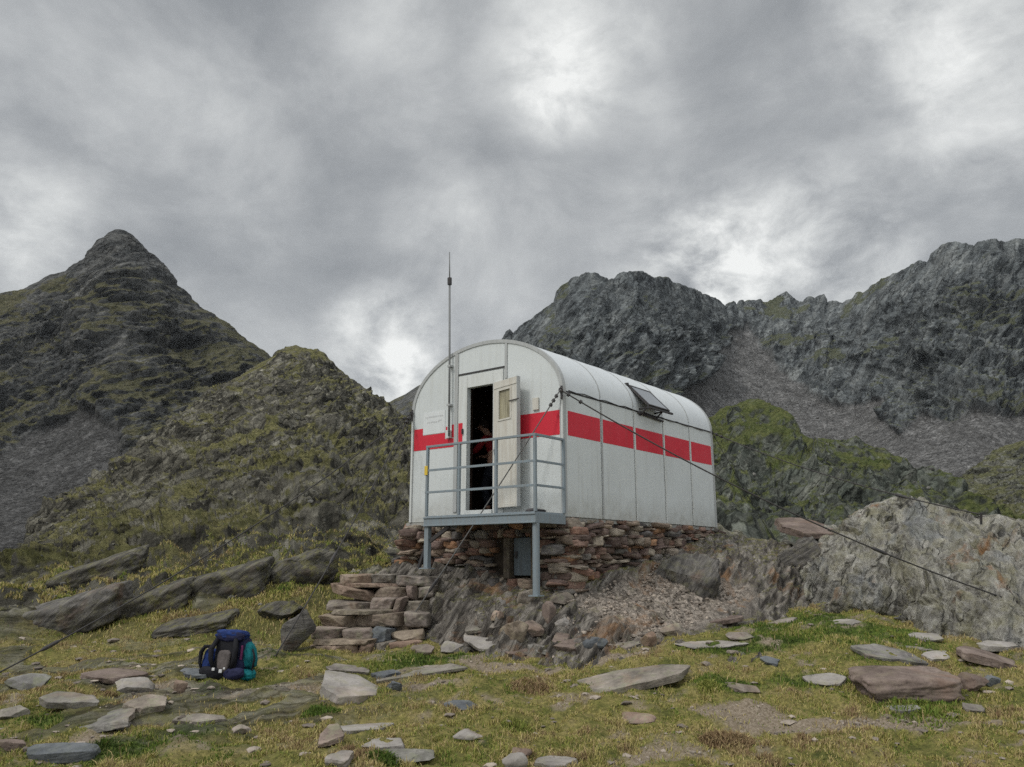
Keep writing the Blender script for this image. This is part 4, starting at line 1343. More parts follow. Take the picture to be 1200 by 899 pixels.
_g = (G[1] > 5.3) & (G[1] < 30)
_c = np.abs(G[0]) < .85
TREES = [bvh_of(np.stack([G[2], G[3], G[4]], -1)[_g][:, _c], 2), bvh_of(RELIEF['bedrock'], 2), bvh_of(next(v for k, v in RELIEF.items() if k.startswith('rounded grey')), 2), bvh_of(next(v for k, v in RELIEF.items() if k.startswith('steep olive')), 2)]


def surf(px, py, default=10.0):
    """first point of ground, knoll or outcrop met by the ray through a pixel"""
    o = Vector((0, 0, EYE))
    d = (Vector(P(px, py, 10.0)) - o).normalized()
    best = None
    for t in TREES:
        h = t.ray_cast(o, d)
        if h[0] is not None and (best is None or h[3] < best[1]):
            best = (h[0], h[3])
    return np.array(best[0]) if best else P(px, py, default)


FOOT = []
MATS = dict(m=rock_mat('mossy ledge rock', (.018, .017, .015), (.085, .079, .068), (.2, .188, .155), 3.2, .75, (.15, .142, .055), .1, strata=(0, 24, 0), strata_amt=.6, bump=.9, dist=.06).m, k=rock_mat('dark bedrock block', (.022, .021, .02), (.105, .098, .09), (.23, .215, .195), 3.5, .35, (.2, .19, .11), .2, strata=(0, 30, 0), strata_amt=.6, bump=.8, dist=.05).m, g=MAT_STONE, p=MAT_PALE, d=MAT_DARK, r=MAT_RED, b=MAT_BROWN)
SEED = [400]


def stone(label, x0, x1, y0, y1, mat='g', kind='slab', tilt=8, roll=0, yaw=0, th=None, planes=None, group=None, rough=.04, name=None, Y=None):
    SEED[0] += 1
    seed = SEED[0]
    xc = (x0 + x1) / 2
    q = surf(xc, y1 - .12 * (y1 - y0)) if Y is None else P(xc, y1, Y)
    dist = q[1] * CS
    w = (x1 - x0) / F * dist
    hm = (y1 - y0) / F * dist
    el = math.atan2(EYE - q[2], q[1])
    T = math.radians(tilt)
    if kind == 'slab' and Y is None:
        e = max(.12, w * .4)
        gx0, gx1, gy0, gy1 = ground_z(np.array([q[0] - e, q[0] + e, q[0], q[0]]), np.array([q[1], q[1], q[1], q[1] + 2 * e]))
        T = math.radians(tilt - 8) + math.atan((gy1 - gy0) / (2 * e))
        roll = roll - math.degrees(math.atan((gx1 - gx0) / (2 * e)))
    if kind == 'slab':
        th_ = th if th else max(.065, hm * .45)
        dep = np.clip((hm - th_) / max(.08, math.sin(el + T)), .35 * w, 1.4 * w)
        v = rock_verts(seed, (w, dep, th_), 5, planes or 9, (.62, 1.05), rough * 1.3, slab=.45)
    elif kind == 'cuboid':
        dep = w * .62
        th_ = max(.08, hm - dep * math.sin(max(el + T, 0)) * .8)
        v0 = ICO[5][0]
        v = v0 / ((np.abs(v0) ** 10).sum(1) ** .1)[:, None]
        qn = v * 1.4 + seed
        v = v * (1 + .10 * fbm(qn[:, 0], qn[:, 1], qn[:, 2], 6, .55))[:, None] * np.array([w, dep, th_ * 1.25]) / 2
        v[:, 0] *= 1 + .12 * v[:, 2] / th_
    elif kind == 'block':
        dep = w * .7
        th_ = max(.05, hm - dep * math.sin(max(el + T, 0)) * .8)
        v = rock_verts(seed, (w, dep, th_ * 1.15), 5, planes or 13, (.66, .9), rough * 1.3)
    else:   # upright
        dep = max(.06, w * .55)
        th_ = hm
        v = rock_verts(seed, (w, dep, th_ * 1.1), 4, planes or 12, (.62, .9), rough * 1.3)
    me = mesh_np(name or 'stone', v, next(f for q, f in ICO.values() if len(q) == len(v)))
    o = link(name or 'stone', me, MATS[mat])
    o.location = (q[0], q[1] + dep / 2 * math.cos(T), q[2] + th_ * (.5 - (.08 if kind == 'slab' else .18)) + dep / 2 * math.sin(T))
    o.rotation_euler = (T, math.radians(roll), math.radians(yaw))
    FOOT.append((q[0], q[1] + dep / 2, w * .47, dep * .5 * math.cos(T)))
    return tag(o, label, 'stone', group)


S = stone
# bottom left
S('dark blue grey slate slab with a shadowed edge in the bottom left corner', 20, 104, 874, 899, 'd', tilt=6, roll=-4, th=.10)
S('weathered grey slab lying in a green hollow near the left edge', 38, 106, 814, 837, 'g', tilt=14, roll=6)
S('long pale lichen slab sunk in the turf below the weathered grey slab', 68, 146, 832, 866, 'g', tilt=8, roll=-6, th=.06)
S('pinkish grey slab end touching the long pale lichen slab', 138, 192, 817, 842, 'g', tilt=8, roll=-6, th=.07)
S('small square grey stone below the long pale lichen slab', 113, 146, 844, 856, 'p', th=.03)
S('reddish flat stone cut off by the left edge', -12, 25, 867, 882, 'r')
S('light grey jagged stone cluster lump left of the rucksack', 122, 176, 796, 816, 'p', 'block')
S('long low reddish slab uphill behind the weathered grey slab', 68, 152, 784, 806, 'r', th=.06, roll=-8)
S('humped grey green stone near the left edge above the green hollow', -8, 46, 790, 815, 'g', 'block')
S('rounded stone at the left edge beside the green hollow', -14, 22, 829, 848, 'g', 'block')
S('small upright tan stone just left of the rucksack foot', 199, 217, 797, 816, 'b', 'upright')
S('dark flat slab tipped beside the rucksack', 198, 240, 784, 799, 'd', tilt=12, roll=-8)
S('thin grey flake flush with the turf below the rucksack', 200, 268, 838, 852, 'g', th=.03)
S('small grey cobble lying alone below the rucksack', 269, 292, 850, 863, 'g', 'block')
# middle
S('large pale pointed slab propped on the grass in front of the steps', 361, 436, 792, 832, 'p', tilt=20, roll=5, th=.09, planes=6, rough=.02)
S('flat pale grey slab below the large pale pointed slab', 383, 449, 843, 864, 'p', tilt=10, th=.035, planes=6)
S('rough pinkish grey stone on the left end of the flat pale grey slab', 369, 398, 847, 882, 'g', tilt=18, th=.05)
S('bluish white stone with a dark underside near the bottom edge', 422, 477, 868, 884, 'p', 'block', tilt=2)
S('broken tan and white stone at the bottom edge below the bluish white stone', 438, 507, 883, 900, 'g', 'block')
S('pale wedge stone poking up at the bottom edge', 380, 414, 882, 905, 'p', tilt=20)
S('light rounded stone half sunk in yellow grass', 528, 564, 855, 873, 'p', 'block')
S('lichen covered dark grey stone in the middle of the grass', 519, 563, 819, 836, 'd', 'block')
S('round reddish cobble at the bottom edge', 596, 623, 875, 891, 'r', 'block')
S('pale pointed stone in front of the round reddish cobble', 584, 618, 886, 905, 'p', 'upright')
S('flat pale stone at the bottom edge right of the round reddish cobble', 628, 682, 888, 906, 'p', th=.05)
S('long low pinkish slab rising out of the meadow', 684, 821, 784, 814, 'g', tilt=8, roll=-7, th=.07, planes=7, rough=.03)
S('grey stone flush with the turf below the long low pinkish slab', 725, 771, 836, 853, 'g', 'block')
S('flat tan flake right of the long low pinkish slab', 853, 892, 801, 816, 'b', th=.03)
S('little dark flat stone alone in the meadow', 896, 920, 770, 783, 'd', th=.035)
S('light grey flat stone in green turf', 954, 1000, 791, 807, 'p', th=.03)
S('thin dark shard stuck in the turf in front of the rubble', 430, 468, 786, 799, 'd', tilt=4)
S('grey stone sunk beside the thin dark shard', 452, 472, 797, 812, 'd', 'block')
S('flat path slab at the foot of the steps', 375, 430, 780, 792, 'g', th=.035)
S('longer flat path slab right of the foot of the steps', 440, 552, 781, 797, 'g', th=.035)
# right
S('big reddish brown block with a flat top', 1024, 1130, 788, 827, 'r', 'cuboid', tilt=7, name='boulder')
S('broad grey slab just behind the big reddish brown block', 1016, 1092, 757, 783, 'g', tilt=9, th=.05)
S('round orange boulder touching the right end of the big reddish brown block', 1126, 1168, 789, 818, 'r', 'block', name='boulder')
S('small dark round stone beside the round orange boulder', 1156, 1178, 790, 806, 'd', 'block')
S('pink and grey overhanging slab near the right edge', 1137, 1206, 761, 788, 'r', tilt=12, roll=10, th=.10)
S('pale slab at the foot of the outcrop by the right edge', 1150, 1210, 752, 766, 'p', tilt=14, roll=10)
S('whitish flat stone left of the pink and grey overhanging slab', 1087, 1124, 764, 779, 'p', th=.04)
S('tan flat stone behind the broad grey slab', 1066, 1100, 750, 768, 'g', th=.04)
S('pale flat stone at the foot of the outcrop', 1073, 1110, 741, 754, 'p', th=.03)
S('white flat stone in the greenest grass', 983, 1012, 724, 735, 'p', th=.03)
S('wide pale stone at the foot of the bedrock right of the hut', 905, 952, 714, 731, 'p', th=.04)
S('small grey flake in bare earth in front of the big reddish brown block', 1042, 1084, 828, 840, 'g', th=.03)
S('grey flake in bare earth below the round orange boulder', 1134, 1158, 826, 838, 'g', th=.03)
S('long white flat slab at the edge of the meadow below the hut', 788, 884, 750, 765, 'p', th=.04, roll=-2)
S('small pale stone above the long white flat slab', 855, 888, 740, 753, 'g', 'block')
S('projecting pinkish slab at the foot of the gravel slope', 816, 876, 718, 735, 'r', tilt=4, roll=-6)
S('cracked grey stone at the foot of the gravel slope', 772, 806, 730, 750, 'g', 'block')
S('small upright tan stone at the foot of the gravel slope', 752, 771, 741, 762, 'b', 'upright')
S('flat grey stone left of the small upright tan stone', 716, 754, 751, 765, 'g', th=.04)
# rubble under the balcony
S('large flat white slab at the front of the rubble', 540, 596, 744, 767, 'p', tilt=16, roll=3, th=.05, planes=6, rough=.02)
S('pale grey slab under the left edge of the large flat white slab', 508, 551, 752, 770, 'p', 'block')
S('pinkish rounded stone left of the rubble on the grass', 480, 509, 752, 770, 'g', 'block')
S('orange stained stone behind the large flat white slab', 556, 582, 732, 748, 'r', 'block')
S('greenish grey slab leaning on the dark bedrock', 545, 578, 724, 744, 'g', tilt=25, roll=-8, th=.05)
S('rounded grey cobble on top of another cobble in the rubble', 574, 593, 715, 729, 'g', 'block')
S('grey cobble beneath the rounded grey cobble', 573, 597, 727, 740, 'g', 'block')
S('bulky pinkish stone in the middle of the rubble', 585, 622, 728, 759, 'b', 'block')
S('sharp edged grey stone right below the round balcony leg', 608, 642, 726, 753, 'g', 'block')
S('upright rusty slab leaning beside the balcony leg', 633, 652, 706, 742, 'r', 'upright', roll=8)
S('yellowish stone under the little dark door', 602, 627, 688, 712, 'b', 'block')
S('dark knobbly stone left of the yellowish stone', 579, 596, 700, 717, 'g', 'block')
S('wide pale stone right of the balcony leg', 638, 676, 694, 714, 'g', 'block')
S('white angular stone in the dark hollow right of the leg', 650, 671, 723, 738, 'p', 'block')
S('flat reddish slab at the front of the rubble', 578, 622, 756, 771, 'r', th=.04)
S('light tan slab at the front of the rubble right of the flat reddish slab', 616, 652, 752, 770, 'g', tilt=12, th=.05)
S('big orange brown slab tilted at the right end of the rubble', 645, 692, 744, 770, 'r', tilt=20, roll=14, th=.06)
S('dark triangular stone next to the big orange brown slab', 684, 718, 746, 767, 'd', 'block')
# ledges at the foot of the left hillside
S('dark slanting ledge of rock low on the hillside at the far left', 8, 126, 698, 746, 'k', 'cuboid', tilt=10, roll=-17, rough=.08, name='rock_ledge')
S('smaller slanting ledge uphill to the right of the far left ledge', 128, 216, 690, 726, 'm', 'cuboid', tilt=10, roll=-20, rough=.08, name='rock_ledge')
S('mossy slanting ledge above the rucksack on the hillside', 214, 306, 666, 706, 'm', 'cuboid', tilt=10, roll=-15, rough=.08, name='rock_ledge')
S('dark humped outcrop on the hillside left of the plinth', 300, 402, 640, 694, 'm', 'block', tilt=0, roll=-14, rough=.09, name='rock_ledge')
S('long weathered ledge high above the far left ledge', 52, 150, 656, 692, 'm', 'cuboid', tilt=12, roll=-18, rough=.08, name='rock_ledge')
S('mossy low ledge right behind the rucksack', 176, 262, 724, 749, 'm', 'cuboid', tilt=12, roll=-10, rough=.08, name='rock_ledge')
S('dark upright slab leaning at the left side of the steps', 322, 362, 708, 774, 'k', 'upright', roll=26, name='rock_ledge')
S('rounded mossy ledge on the hillside left of the steps', 300, 352, 702, 732, 'm', 'block', roll=-12, name='rock_ledge')
# big blocks on the knoll
S('large dark block of bedrock jutting out below the rear half of the hut', 764, 866, 640, 702, 'k', 'block', tilt=-12, roll=-28, name='boulder', planes=10, rough=.08)
S('flat pinkish slab perched on the knoll left of the big outcrop', 917, 986, 602, 632, 'r', tilt=15, roll=1, th=.13, planes=7, Y=12.7)
S('dark block that carries the flat pinkish slab', 922, 984, 617, 672, 'k', 'block', rough=.08, tilt=-5, Y=12.45)


# ------------------------------------------------------------------ steel ropes that tie the hut down
def rope(label, p0, p1, sag, r, mat, clamps=((.03, .045)), turn=None, tmat=None):
    p0, p1 = Vector(p0), Vector(p1)
    L = (p1 - p0).length
    n = 40
    fn = lambda t: p0.lerp(p1, t) + Vector((0, 0, -sag * 4 * t * (1 - t)))
    r = r * .8
    root = empty('guy_cable', label, 'cable', p1)
    mb = MB().tube([fn(i / n) - p1 for i in range(n + 1)], r, 6)
    mb.build('steel_rope', mat, root, smooth=True)
    for t in clamps:
        c = fn(t / L) - p1
        d = (fn(t / L + .01) - fn(t / L)).normalized()
        m = MB().tube([c - d * .018, c + d * .018], r * 2.8, 8)
        m.bar(c + Vector((0, 0, -.02)), c + Vector((0, 0, .03)), .014, .014, (1, 0, 0))
        m.build('clamp', DARKM, root)
    if turn is not None:
        c0, c1 = fn(turn) - p1, fn(turn + .22 / L) - p1
        MB().tube([c0, c0.lerp(c1, .2), c0.lerp(c1, .8), c1], [.01, .022, .022, .01], 8).build('turnbuckle', tmat or DARKM, root)
    MB().tube([Vector((0, 0, .02)), Vector((0, .03, -.12))], .014, 8).build('anchor_bolt', DARKM, root)
    return root


FR, FL, BR = hutpt(.01, -.05, HE_), hutpt(W_ - .01, -.05, HE_), hutpt(.01, L_ + .03, HE_)
end = surf(466, 748)
rope('pale steel cable crossing in front of the balcony from the roof corner to the steps', FR, end, .03, .011, WIREL, (.1, .17, .24), turn=.76)
rope('dark steel cable from the left roof corner down to the turf by the rucksack', FL, surf(322, 770), .08, .012, WIRE, (.12, .2), turn=.62)
MBt = MB().tube([(0, 0, .0), (.07, .02, .16)], .014, 8)
rope('long thin cable from the left roof corner to the far left rocks', FL, surf(-30, 803), .2, .011, WIRE, (.15, .3, .45), turn=.86)
rope('steel cable along the side of the hut to the face of the right outcrop', FR, surf(1192, 706), .20, .012, WIRE, (.12, .3), turn=.70)
rope('steel cable from the rear roof corner across the top of the right outcrop', BR, surf(1150, 603), .12, .012, WIRE, (.12, .25), turn=.75)
rope('short steel cable from the rear roof corner down behind the knoll', BR, P(916, 648, 17.5), .03, .007, WIRE, (.15,))

# ------------------------------------------------------------------ rucksack
def fabric(name, c, r_=.8):
    m = M(name, r_, .2)
    k = m.noise(m.coord(), 9, 6, .6)
    m.color(m.mix(m.ramp(k, [(.35, 0), (.7, 1)]), tuple(q * .6 for q in c), tuple(min(1, q * 1.25) for q in c)))
    m.bump(m.noise(m.coord(), 14, 5, .6, .6), .5, .012)
    return m.m


NAVY, BLUE, TEAL, BLACK, GREYF = fabric('navy cloth', (.016, .018, .05)), fabric('blue cloth', (.012, .03, .125)), fabric('turquoise cloth', (.008, .15, .17)), fabric('black webbing', (.012, .012, .015)), fabric('grey mesh', (.11, .095, .09))
PURP, BUCK = fabric('purple cloth', (.16, .03, .1)), painted('pale buckle', (.5, .5, .5), (.3, .3, .3), .3, .4, 9)
bq = hit(258, 799)
bp = empty('rucksack', 'big navy and turquoise hiking rucksack standing in the grass', 'rucksack', (bq[0], bq[1] + .2, bq[2] - .02), math.radians(-6))
bp.rotation_euler = (math.radians(-7), 0, math.radians(-6))
bp.scale = (.87, .87, .87)


def soft(name, c, dims, mat, e=4, rot=(0, 0, 0), nz=.06, seed=1, parent=bp, taper=0):
    v0 = ICO[4][0]
    v = v0 / ((np.abs(v0) ** e).sum(1) ** (1 / e))[:, None]
    q = v * 2.2 + seed * 7
    v = v * (1 + nz * fbm(q[:, 0], q[:, 1], q[:, 2], 4, .55))[:, None]
    if taper:
        v[:, 0] *= 1 - taper * v[:, 2]
    v = v * np.array(dims) / 2
    Rm = np.array(Matrix.Rotation(rot[2], 3, 'Z') @ Matrix.Rotation(rot[1], 3, 'Y') @ Matrix.Rotation(rot[0], 3, 'X'))
    v = v @ Rm.T + np.array(c)
    return link(name, mesh_np(name, v, ICO[4][1]), mat, parent)


soft('body', (.02, .06, .26), (.40, .30, .52), NAVY, 4, nz=.08, seed=2)
soft('lid', (.005, .0, .52), (.37, .30, .13), BLUE, 3.2, (0, .04, 0), nz=.1, seed=3)
soft('lid_flap', (.03, -.10, .50), (.33, .10, .12), NAVY, 3, nz=.1, seed=13)
soft('back_panel', (.0, -.10, .29), (.27, .06, .40), BLACK, 4, nz=.05, seed=4)
soft('lumbar_pad', (-.01, -.135, .22), (.16, .06, .25), GREYF, 3, nz=.06, seed=5, taper=-.15)
soft('side_pocket', (-.235, .02, .21), (.17, .22, .30), BLUE, 3, (0, .1, 0), nz=.12, seed=6)
soft('side_pocket', (.235, .04, .29), (.13, .22, .30), TEAL, 3, (0, -.22, 0), nz=.1, seed=7)
soft('rain_cover', (.25, .0, .07), (.17, .2, .13), TEAL, 2.6, nz=.16, seed=8)
soft('hip_belt', (-.13, -.15, .09), (.28, .10, .13), BLACK, 3, (0, .15, .25), nz=.1, seed=9)
soft('hip_belt', (.14, -.15, .08), (.28, .10, .13), NAVY, 3, (0, -.1, -.3), nz=.1, seed=10)
MB().tube([(-.12, -.13, .47), (-.155, -.19, .36), (-.15, -.185, .24), (-.11, -.16, .12)], [.026, .034, .028, .016], 10).build('shoulder_strap', BLACK, bp, smooth=True)
MB().tube([(.11, -.13, .47), (.14, -.19, .36), (.135, -.185, .24), (.1, -.16, .12)], [.026, .034, .028, .016], 10).build('shoulder_strap', BLACK, bp, smooth=True)
MB().tube([(-.19, -.1, .39), (-.28, -.1, .385), (-.325, -.09, .32), (-.33, -.08, .2), (-.29, -.09, .12)], [.018, .024, .026, .02, .014], 8).build('loop_strap', BLACK, bp, smooth=True)
MB().tube([(.3, -.05, .36), (.335, -.06, .26), (.33, -.08, .12)], [.012, .014, .012], 8).build('loop_strap', BLACK, bp, smooth=True)
MB().box(.178, .2, -.12, -.10, .24, .40).build('purple_tab', PURP, bp, .004)
for x, y, z, s in ((-.09, -.205, .13, .035), (.0, -.205, .11, .04), (.04, -.2, .14, .025), (-.19, -.13, .33, .02), (-.19, -.135, .25, .02)):
    MB().box(x - s / 2, x + s / 2, y - .012, y, z - s / 2, z + s / 2).build('buckle', BUCK, bp, .006)
FOOT.append((bq[0], bq[1] + .2, .3, .2))

# ------------------------------------------------------------------ person in the dark doorway
def skin(name, nodes, edges, mat, parent, root=0, sub=2):
    """nodes: (x, y, z, rx, ry)"""
    me = bpy.data.meshes.new(name)
    me.from_pydata([n_[:3] for n_ in nodes], edges, [])
    o = link(name, me, mat, parent)
    o.modifiers.new('skin', 'SKIN').use_smooth_shade = True
    if not me.skin_vertices:
        me.attributes  # the layer appears with the modifier
    sv = me.skin_vertices[0].data
    for i, n_ in enumerate(nodes):
        sv[i].radius = (n_[3], n_[4] if len(n_) > 4 else n_[3])
        sv[i].use_root = i == root
    m = o.modifiers.new('sub', 'SUBSURF')
    m.levels = m.render_levels = sub
    return o


def build_person():
    SKIN = M('skin', .55, .3)
    SKIN.color((.42, .24, .17))
    JACK, TRO, HAIR, SHOE = fabric('red jacket', (.3, .022, .026)), fabric('dark trousers', (.02, .022, .03)), fabric('dark hair', (.03, .02, .015)), fabric('brown boots', (.07, .04, .025))
    root = empty('person', 'stooping person in a red jacket reaching out inside the dark doorway', 'person', hutpt(2.02, .86, .13), -YAW)
    # local: x to the right along the front, y into the hut, z up; the person faces -x and a little outwards
    hip, chest, neck, head = (.10, .06, .80), (.03, .03, 1.12), (-.04, .0, 1.26), (-.10, -.03, 1.375)
    N_ = [(*hip, .115, .095), (.06, .05, .97, .10, .085), (*chest, .125, .10), (-.01, .02, 1.21, .09, .07), (*neck, .05, .05), (-.075, -.01, 1.315, .055, .06), (*head, .075, .085), (-.115, -.035, 1.44, .06, .07),
          (.02, -.14, 1.15, .055), (-.10, -.2, .98, .042), (-.26, -.16, .96, .032), (-.315, -.145, .965, .024, .034),
          (.02, .20, 1.15, .055), (-.07, .24, .95, .042), (-.22, .16, .93, .032), (-.275, .14, .935, .024, .034),
          (.09, -.05, .74, .085), (-.03, -.08, .42, .06), (.06, -.08, .08, .042), (-.08, -.09, .035, .035),
          (.11, .15, .74, .085), (.0, .17, .42, .06), (.10, .17, .08, .042), (-.04, .17, .035, .035)]
    E_ = [(0, 1), (1, 2), (2, 3), (3, 4), (4, 5), (5, 6), (6, 7), (2, 8), (8, 9), (9, 10), (10, 11), (2, 12), (12, 13), (13, 14), (14, 15), (0, 16), (16, 17), (17, 18), (18, 19), (0, 20), (20, 21), (21, 22), (22, 23)]
    base = len(N_)
    for hnd, (hx, hy, hz) in ((11, (-.315, -.145, .965)), (15, (-.275, .14, .935))):
        for k, (dy, ln) in enumerate(((-.027, .062), (-.009, .07), (.009, .066), (.026, .052))):
            i = len(N_)
            N_.append((hx - .03, hy + dy, hz, .0095))
            N_.append((hx - .03 - ln * .55, hy + dy, hz - .006, .0085))
            N_.append((hx - .03 - ln, hy + dy, hz - .03, .007))
            E_ += [(hnd, i), (i, i + 1), (i + 1, i + 2)]
        i = len(N_)
        N_.append((hx + .0, hy - .045, hz - .005, .0105))
        N_.append((hx - .035, hy - .06, hz - .02, .009))
        E_ += [(hnd, i), (i, i + 1)]
    body = skin('body', N_, E_, SKIN.m, root)
    J = [(.1, .06, .7, .135, .115), (.06, .05, .97, .12, .10), (*chest, .142, .115), (-.01, .02, 1.205, .10, .085), (-.03, .005, 1.24, .065, .065),
         (.02, -.14, 1.15, .068), (-.10, -.2, .98, .054), (-.24, -.165, .962, .043), (.02, .20, 1.15, .068), (-.07, .24, .95, .054), (-.20, .165, .933, .043)]
    skin('jacket', J, [(0, 1), (1, 2), (2, 3), (3, 4), (2, 5), (5, 6), (6, 7), (2, 8), (8, 9), (9, 10)], JACK, root)
    T_ = [(*hip, .125, .105), (.09, -.05, .72, .1), (-.03, -.08, .42, .074), (.055, -.08, .1, .06), (.11, .15, .72, .1), (.0, .17, .42, .074), (.095, .17, .1, .06)]
    skin('trousers', T_, [(0, 1), (1, 2), (2, 3), (0, 4), (4, 5), (5, 6)], TRO, root)
    for y in (-.085, .17):
        x = .05 if y < 0 else .09
        skin('boot', [(x, y, .1, .058), (x, y, .045, .052), (x - .1, y, .035, .045), (x - .16, y, .03, .034)], [(0, 1), (1, 2), (2, 3)], SHOE, root)
    v = ICO[3][0].copy()
    keep = v * np.array([.092, .088, .10]) * (1 + .03 * pnoise(v[:, 0] * 3, v[:, 1] * 3, v[:, 2] * 3))[:, None]
    keep[:, 2] = np.maximum(keep[:, 2], -.005 - .06 * (v[:, 0] > .1))
    link('hair', mesh_np('hair', keep + np.array([-.085, -.03, 1.41]), ICO[3][1]), HAIR, root)
    f = MB().tube([(-.17, -.035, 1.395), (-.2, -.04, 1.37), (-.185, -.04, 1.358)], [.009, .014, .006], 8)
    f.build('nose', SKIN.m, root, smooth=True)
    for y in (-.065, .0):
        v = ICO[2][0] * .011 + np.array([-.168, y, 1.40])
        link('eye', mesh_np('eye', v, ICO[2][1]), DARKM, root)
    MB().tube([(-.172, -.06, 1.335), (-.176, -.035, 1.333), (-.172, -.01, 1.335)], .006, 6).build('mouth', fabric('lips', (.3, .1, .09)), root)


build_person()

# ------------------------------------------------------------------ turf, tufts and gravel
A_, Yr_, gx, gy, gz, g_rock, g_bare, g_green = G


def ground_lookup(x, y):
    i = np.clip(np.searchsorted(Yr_, y), 1, len(Yr_) - 1)
    j = np.clip(np.searchsorted(A_, x / (np.maximum(y, -1) + 3)), 1, len(A_) - 1)
    fy = np.clip((y - Yr_[i - 1]) / (Yr_[i] - Yr_[i - 1]), 0, 1)
    aa = x / (np.maximum(y, -1) + 3)
    fx = np.clip((aa - A_[j - 1]) / (A_[j] - A_[j - 1]), 0, 1)

    def s(T):
        return (T[i - 1, j - 1] * (1 - fx) + T[i - 1, j] * fx) * (1 - fy) + (T[i, j - 1] * (1 - fx) + T[i, j] * fx) * fy
    return s(gz), s(g_rock), s(g_bare), s(g_green)


def blade_mesh(name, x, y, z, h, tint, r, mat, wid=.0045, lean=.6, droop=.5):
    n = len(x)
    ang = r.uniform(0, 2 * math.pi, n)
    la = r.uniform(0, 2 * math.pi, n)
    ln = np.abs(r.normal(0, lean, n)) * h
    w = wid * r.uniform(.6, 1.3, n)
    p = np.stack([x, y, z - .004], 1)
    s = np.stack([np.cos(ang) * w, np.sin(ang) * w, 0 * w], 1)
    l1 = np.stack([np.cos(la) * ln * .4, np.sin(la) * ln * .4, h * .6], 1)
    l2 = np.stack([np.cos(la) * ln, np.sin(la) * ln, h * (1 - .25 * droop * np.minimum(ln / h, 1.2))], 1)
    V = np.stack([p - s, p + s, p + l1 + s * .7, p + l1 - s * .7, p + l2], 1).reshape(-1, 3)
    i = np.arange(n)[:, None] * 5
    Q = np.concatenate([i + np.array([[0, 1, 2, 3]]), i + np.array([[3, 2, 4, 4]])], 0)
    # quads and triangles: split everything to triangles
    Tt = np.concatenate([Q[:n][:, [0, 1, 2]], Q[:n][:, [0, 2, 3]], Q[n:][:, [0, 1, 2]]], 0)
    return mesh_np(name, V, Tt, False, {'tint': np.repeat(tint, 5), 'tip': np.tile([0, 0, .6, .6, 1], n)})


def grass_material():
    m = M('turf blades', .8, .12)
    t = m.attr('tint')
    k = m.ramp(t, [(0, (.045, .07, .016)), (.22, (.1, .16, .026)), (.42, (.2, .215, .052)), (.6, (.335, .29, .098)), (.8, (.38, .305, .15)), (1, (.21, .14, .08))])
    m.color(k)
    m.b.inputs['Subsurface Weight'].default_value = 0
    return m.m


GRASS = grass_material()
r = np.random.default_rng(77)


def scatter_turf():
    N = 520000
    y = 5.5 + (r.uniform(0, 1, N) ** 1.25) * 8.0
    x = r.uniform(-1, 1, N) * (.70 * y + .35)
    z, rk, ba, gn = ground_lookup(x, y)
    patch = fbm(x * 1.3, y * 1.3, 3, 4, .55)
    clump = fbm(x * 6, y * 6, 8, 3, .6)
    p = (1 - .96 * sst(.25, .6, rk)) * (1 - .9 * ba) * sst(-.7, .5, clump + .5 * patch + .35 * gn)
    ok = r.uniform(0, 1, N) < p
    ok &= bed_z(x, y) < z + .03
    for fx, fy, rx, ry in FOOT:
        ok &= ((x - fx) / rx) ** 2 + ((y - fy) / ry) ** 2 > .66
    x, y, z, gn, patch, clump, rk = (q[ok] for q in (x, y, z, gn, patch, clump, rk))
    n = len(x)
    h = (.012 + .020 * r.uniform(0, 1, n) ** 1.5 + .030 * sst(.0, .8, clump) + .012 * gn) * np.clip(1 + .5 * patch, .5, 2)
    tall = r.uniform(0, 1, n) < .02
    h[tall] *= 1.7
    p3 = fbm(x * .8, y * .8, 13, 4, .6)
    tint = .54 - .36 * gn + .42 * patch + .2 * clump - .3 * p3 + r.normal(0, .13, n)
    tint = np.where(tall, .8 + r.normal(0, .08, n), tint)
    o = link('grass', blade_mesh('grass', x, y, z, h, np.clip(tint, 0, 1), r, GRASS), GRASS)
    tag(o, 'short yellow green alpine grass of the meadow', 'grass', kind='stuff')


scatter_turf()


def scatter_hill_turf():
    G_ = next(v for k_, v in RELIEF.items() if k_.startswith('steep olive'))
    N = 150000
    i = r.integers(1, 120, N)
    j = r.integers(60, G_.shape[1] - 2, N)
    a, b = r.uniform(0, 1, N)[:, None], r.uniform(0, 1, N)[:, None]
    C = (G_[i, j] * (1 - a) + G_[i + 1, j] * a) * (1 - b) + (G_[i, j + 1] * (1 - a) + G_[i + 1, j + 1] * a) * b
    e1, e2 = G_[i + 1, j] - G_[i, j], G_[i, j + 1] - G_[i, j]
    nn = np.cross(e2, e1)
    nzz = np.abs(nn[:, 2]) / (np.linalg.norm(nn, axis=1) + 1e-9)
    x, y, z = C.T
    zg = ground_z(x, y)
    pt_ = fbm(x * .8, y * .8, 3, 4, .55)
    ok = (z > zg - .01) & (y > 9) & (y < 24) & (np.abs(x / y) < .72) & (nzz > .72) & (r.uniform(0, 1, N) < sst(-.5, .3, pt_ + .4) * sst(25, 15, y))
    x, y, z, pt_ = x[ok], y[ok], z[ok], pt_[ok]
    n = len(x)
    h = (.025 + .05 * r.uniform(0, 1, n) ** 1.5) * (1 + .4 * pt_)
    tint = .56 + .35 * pt_ - .25 * fbm(x * 3, y * 3, 2, 3) + r.normal(0, .14, n)
    o = link('grass', blade_mesh('grass', x, y, z, h, np.clip(tint, 0, 1), r, GRASS, .008), GRASS)
    tag(o, 'coarse grass on the foot of the left hillside', 'grass', kind='stuff')


scatter_hill_turf()


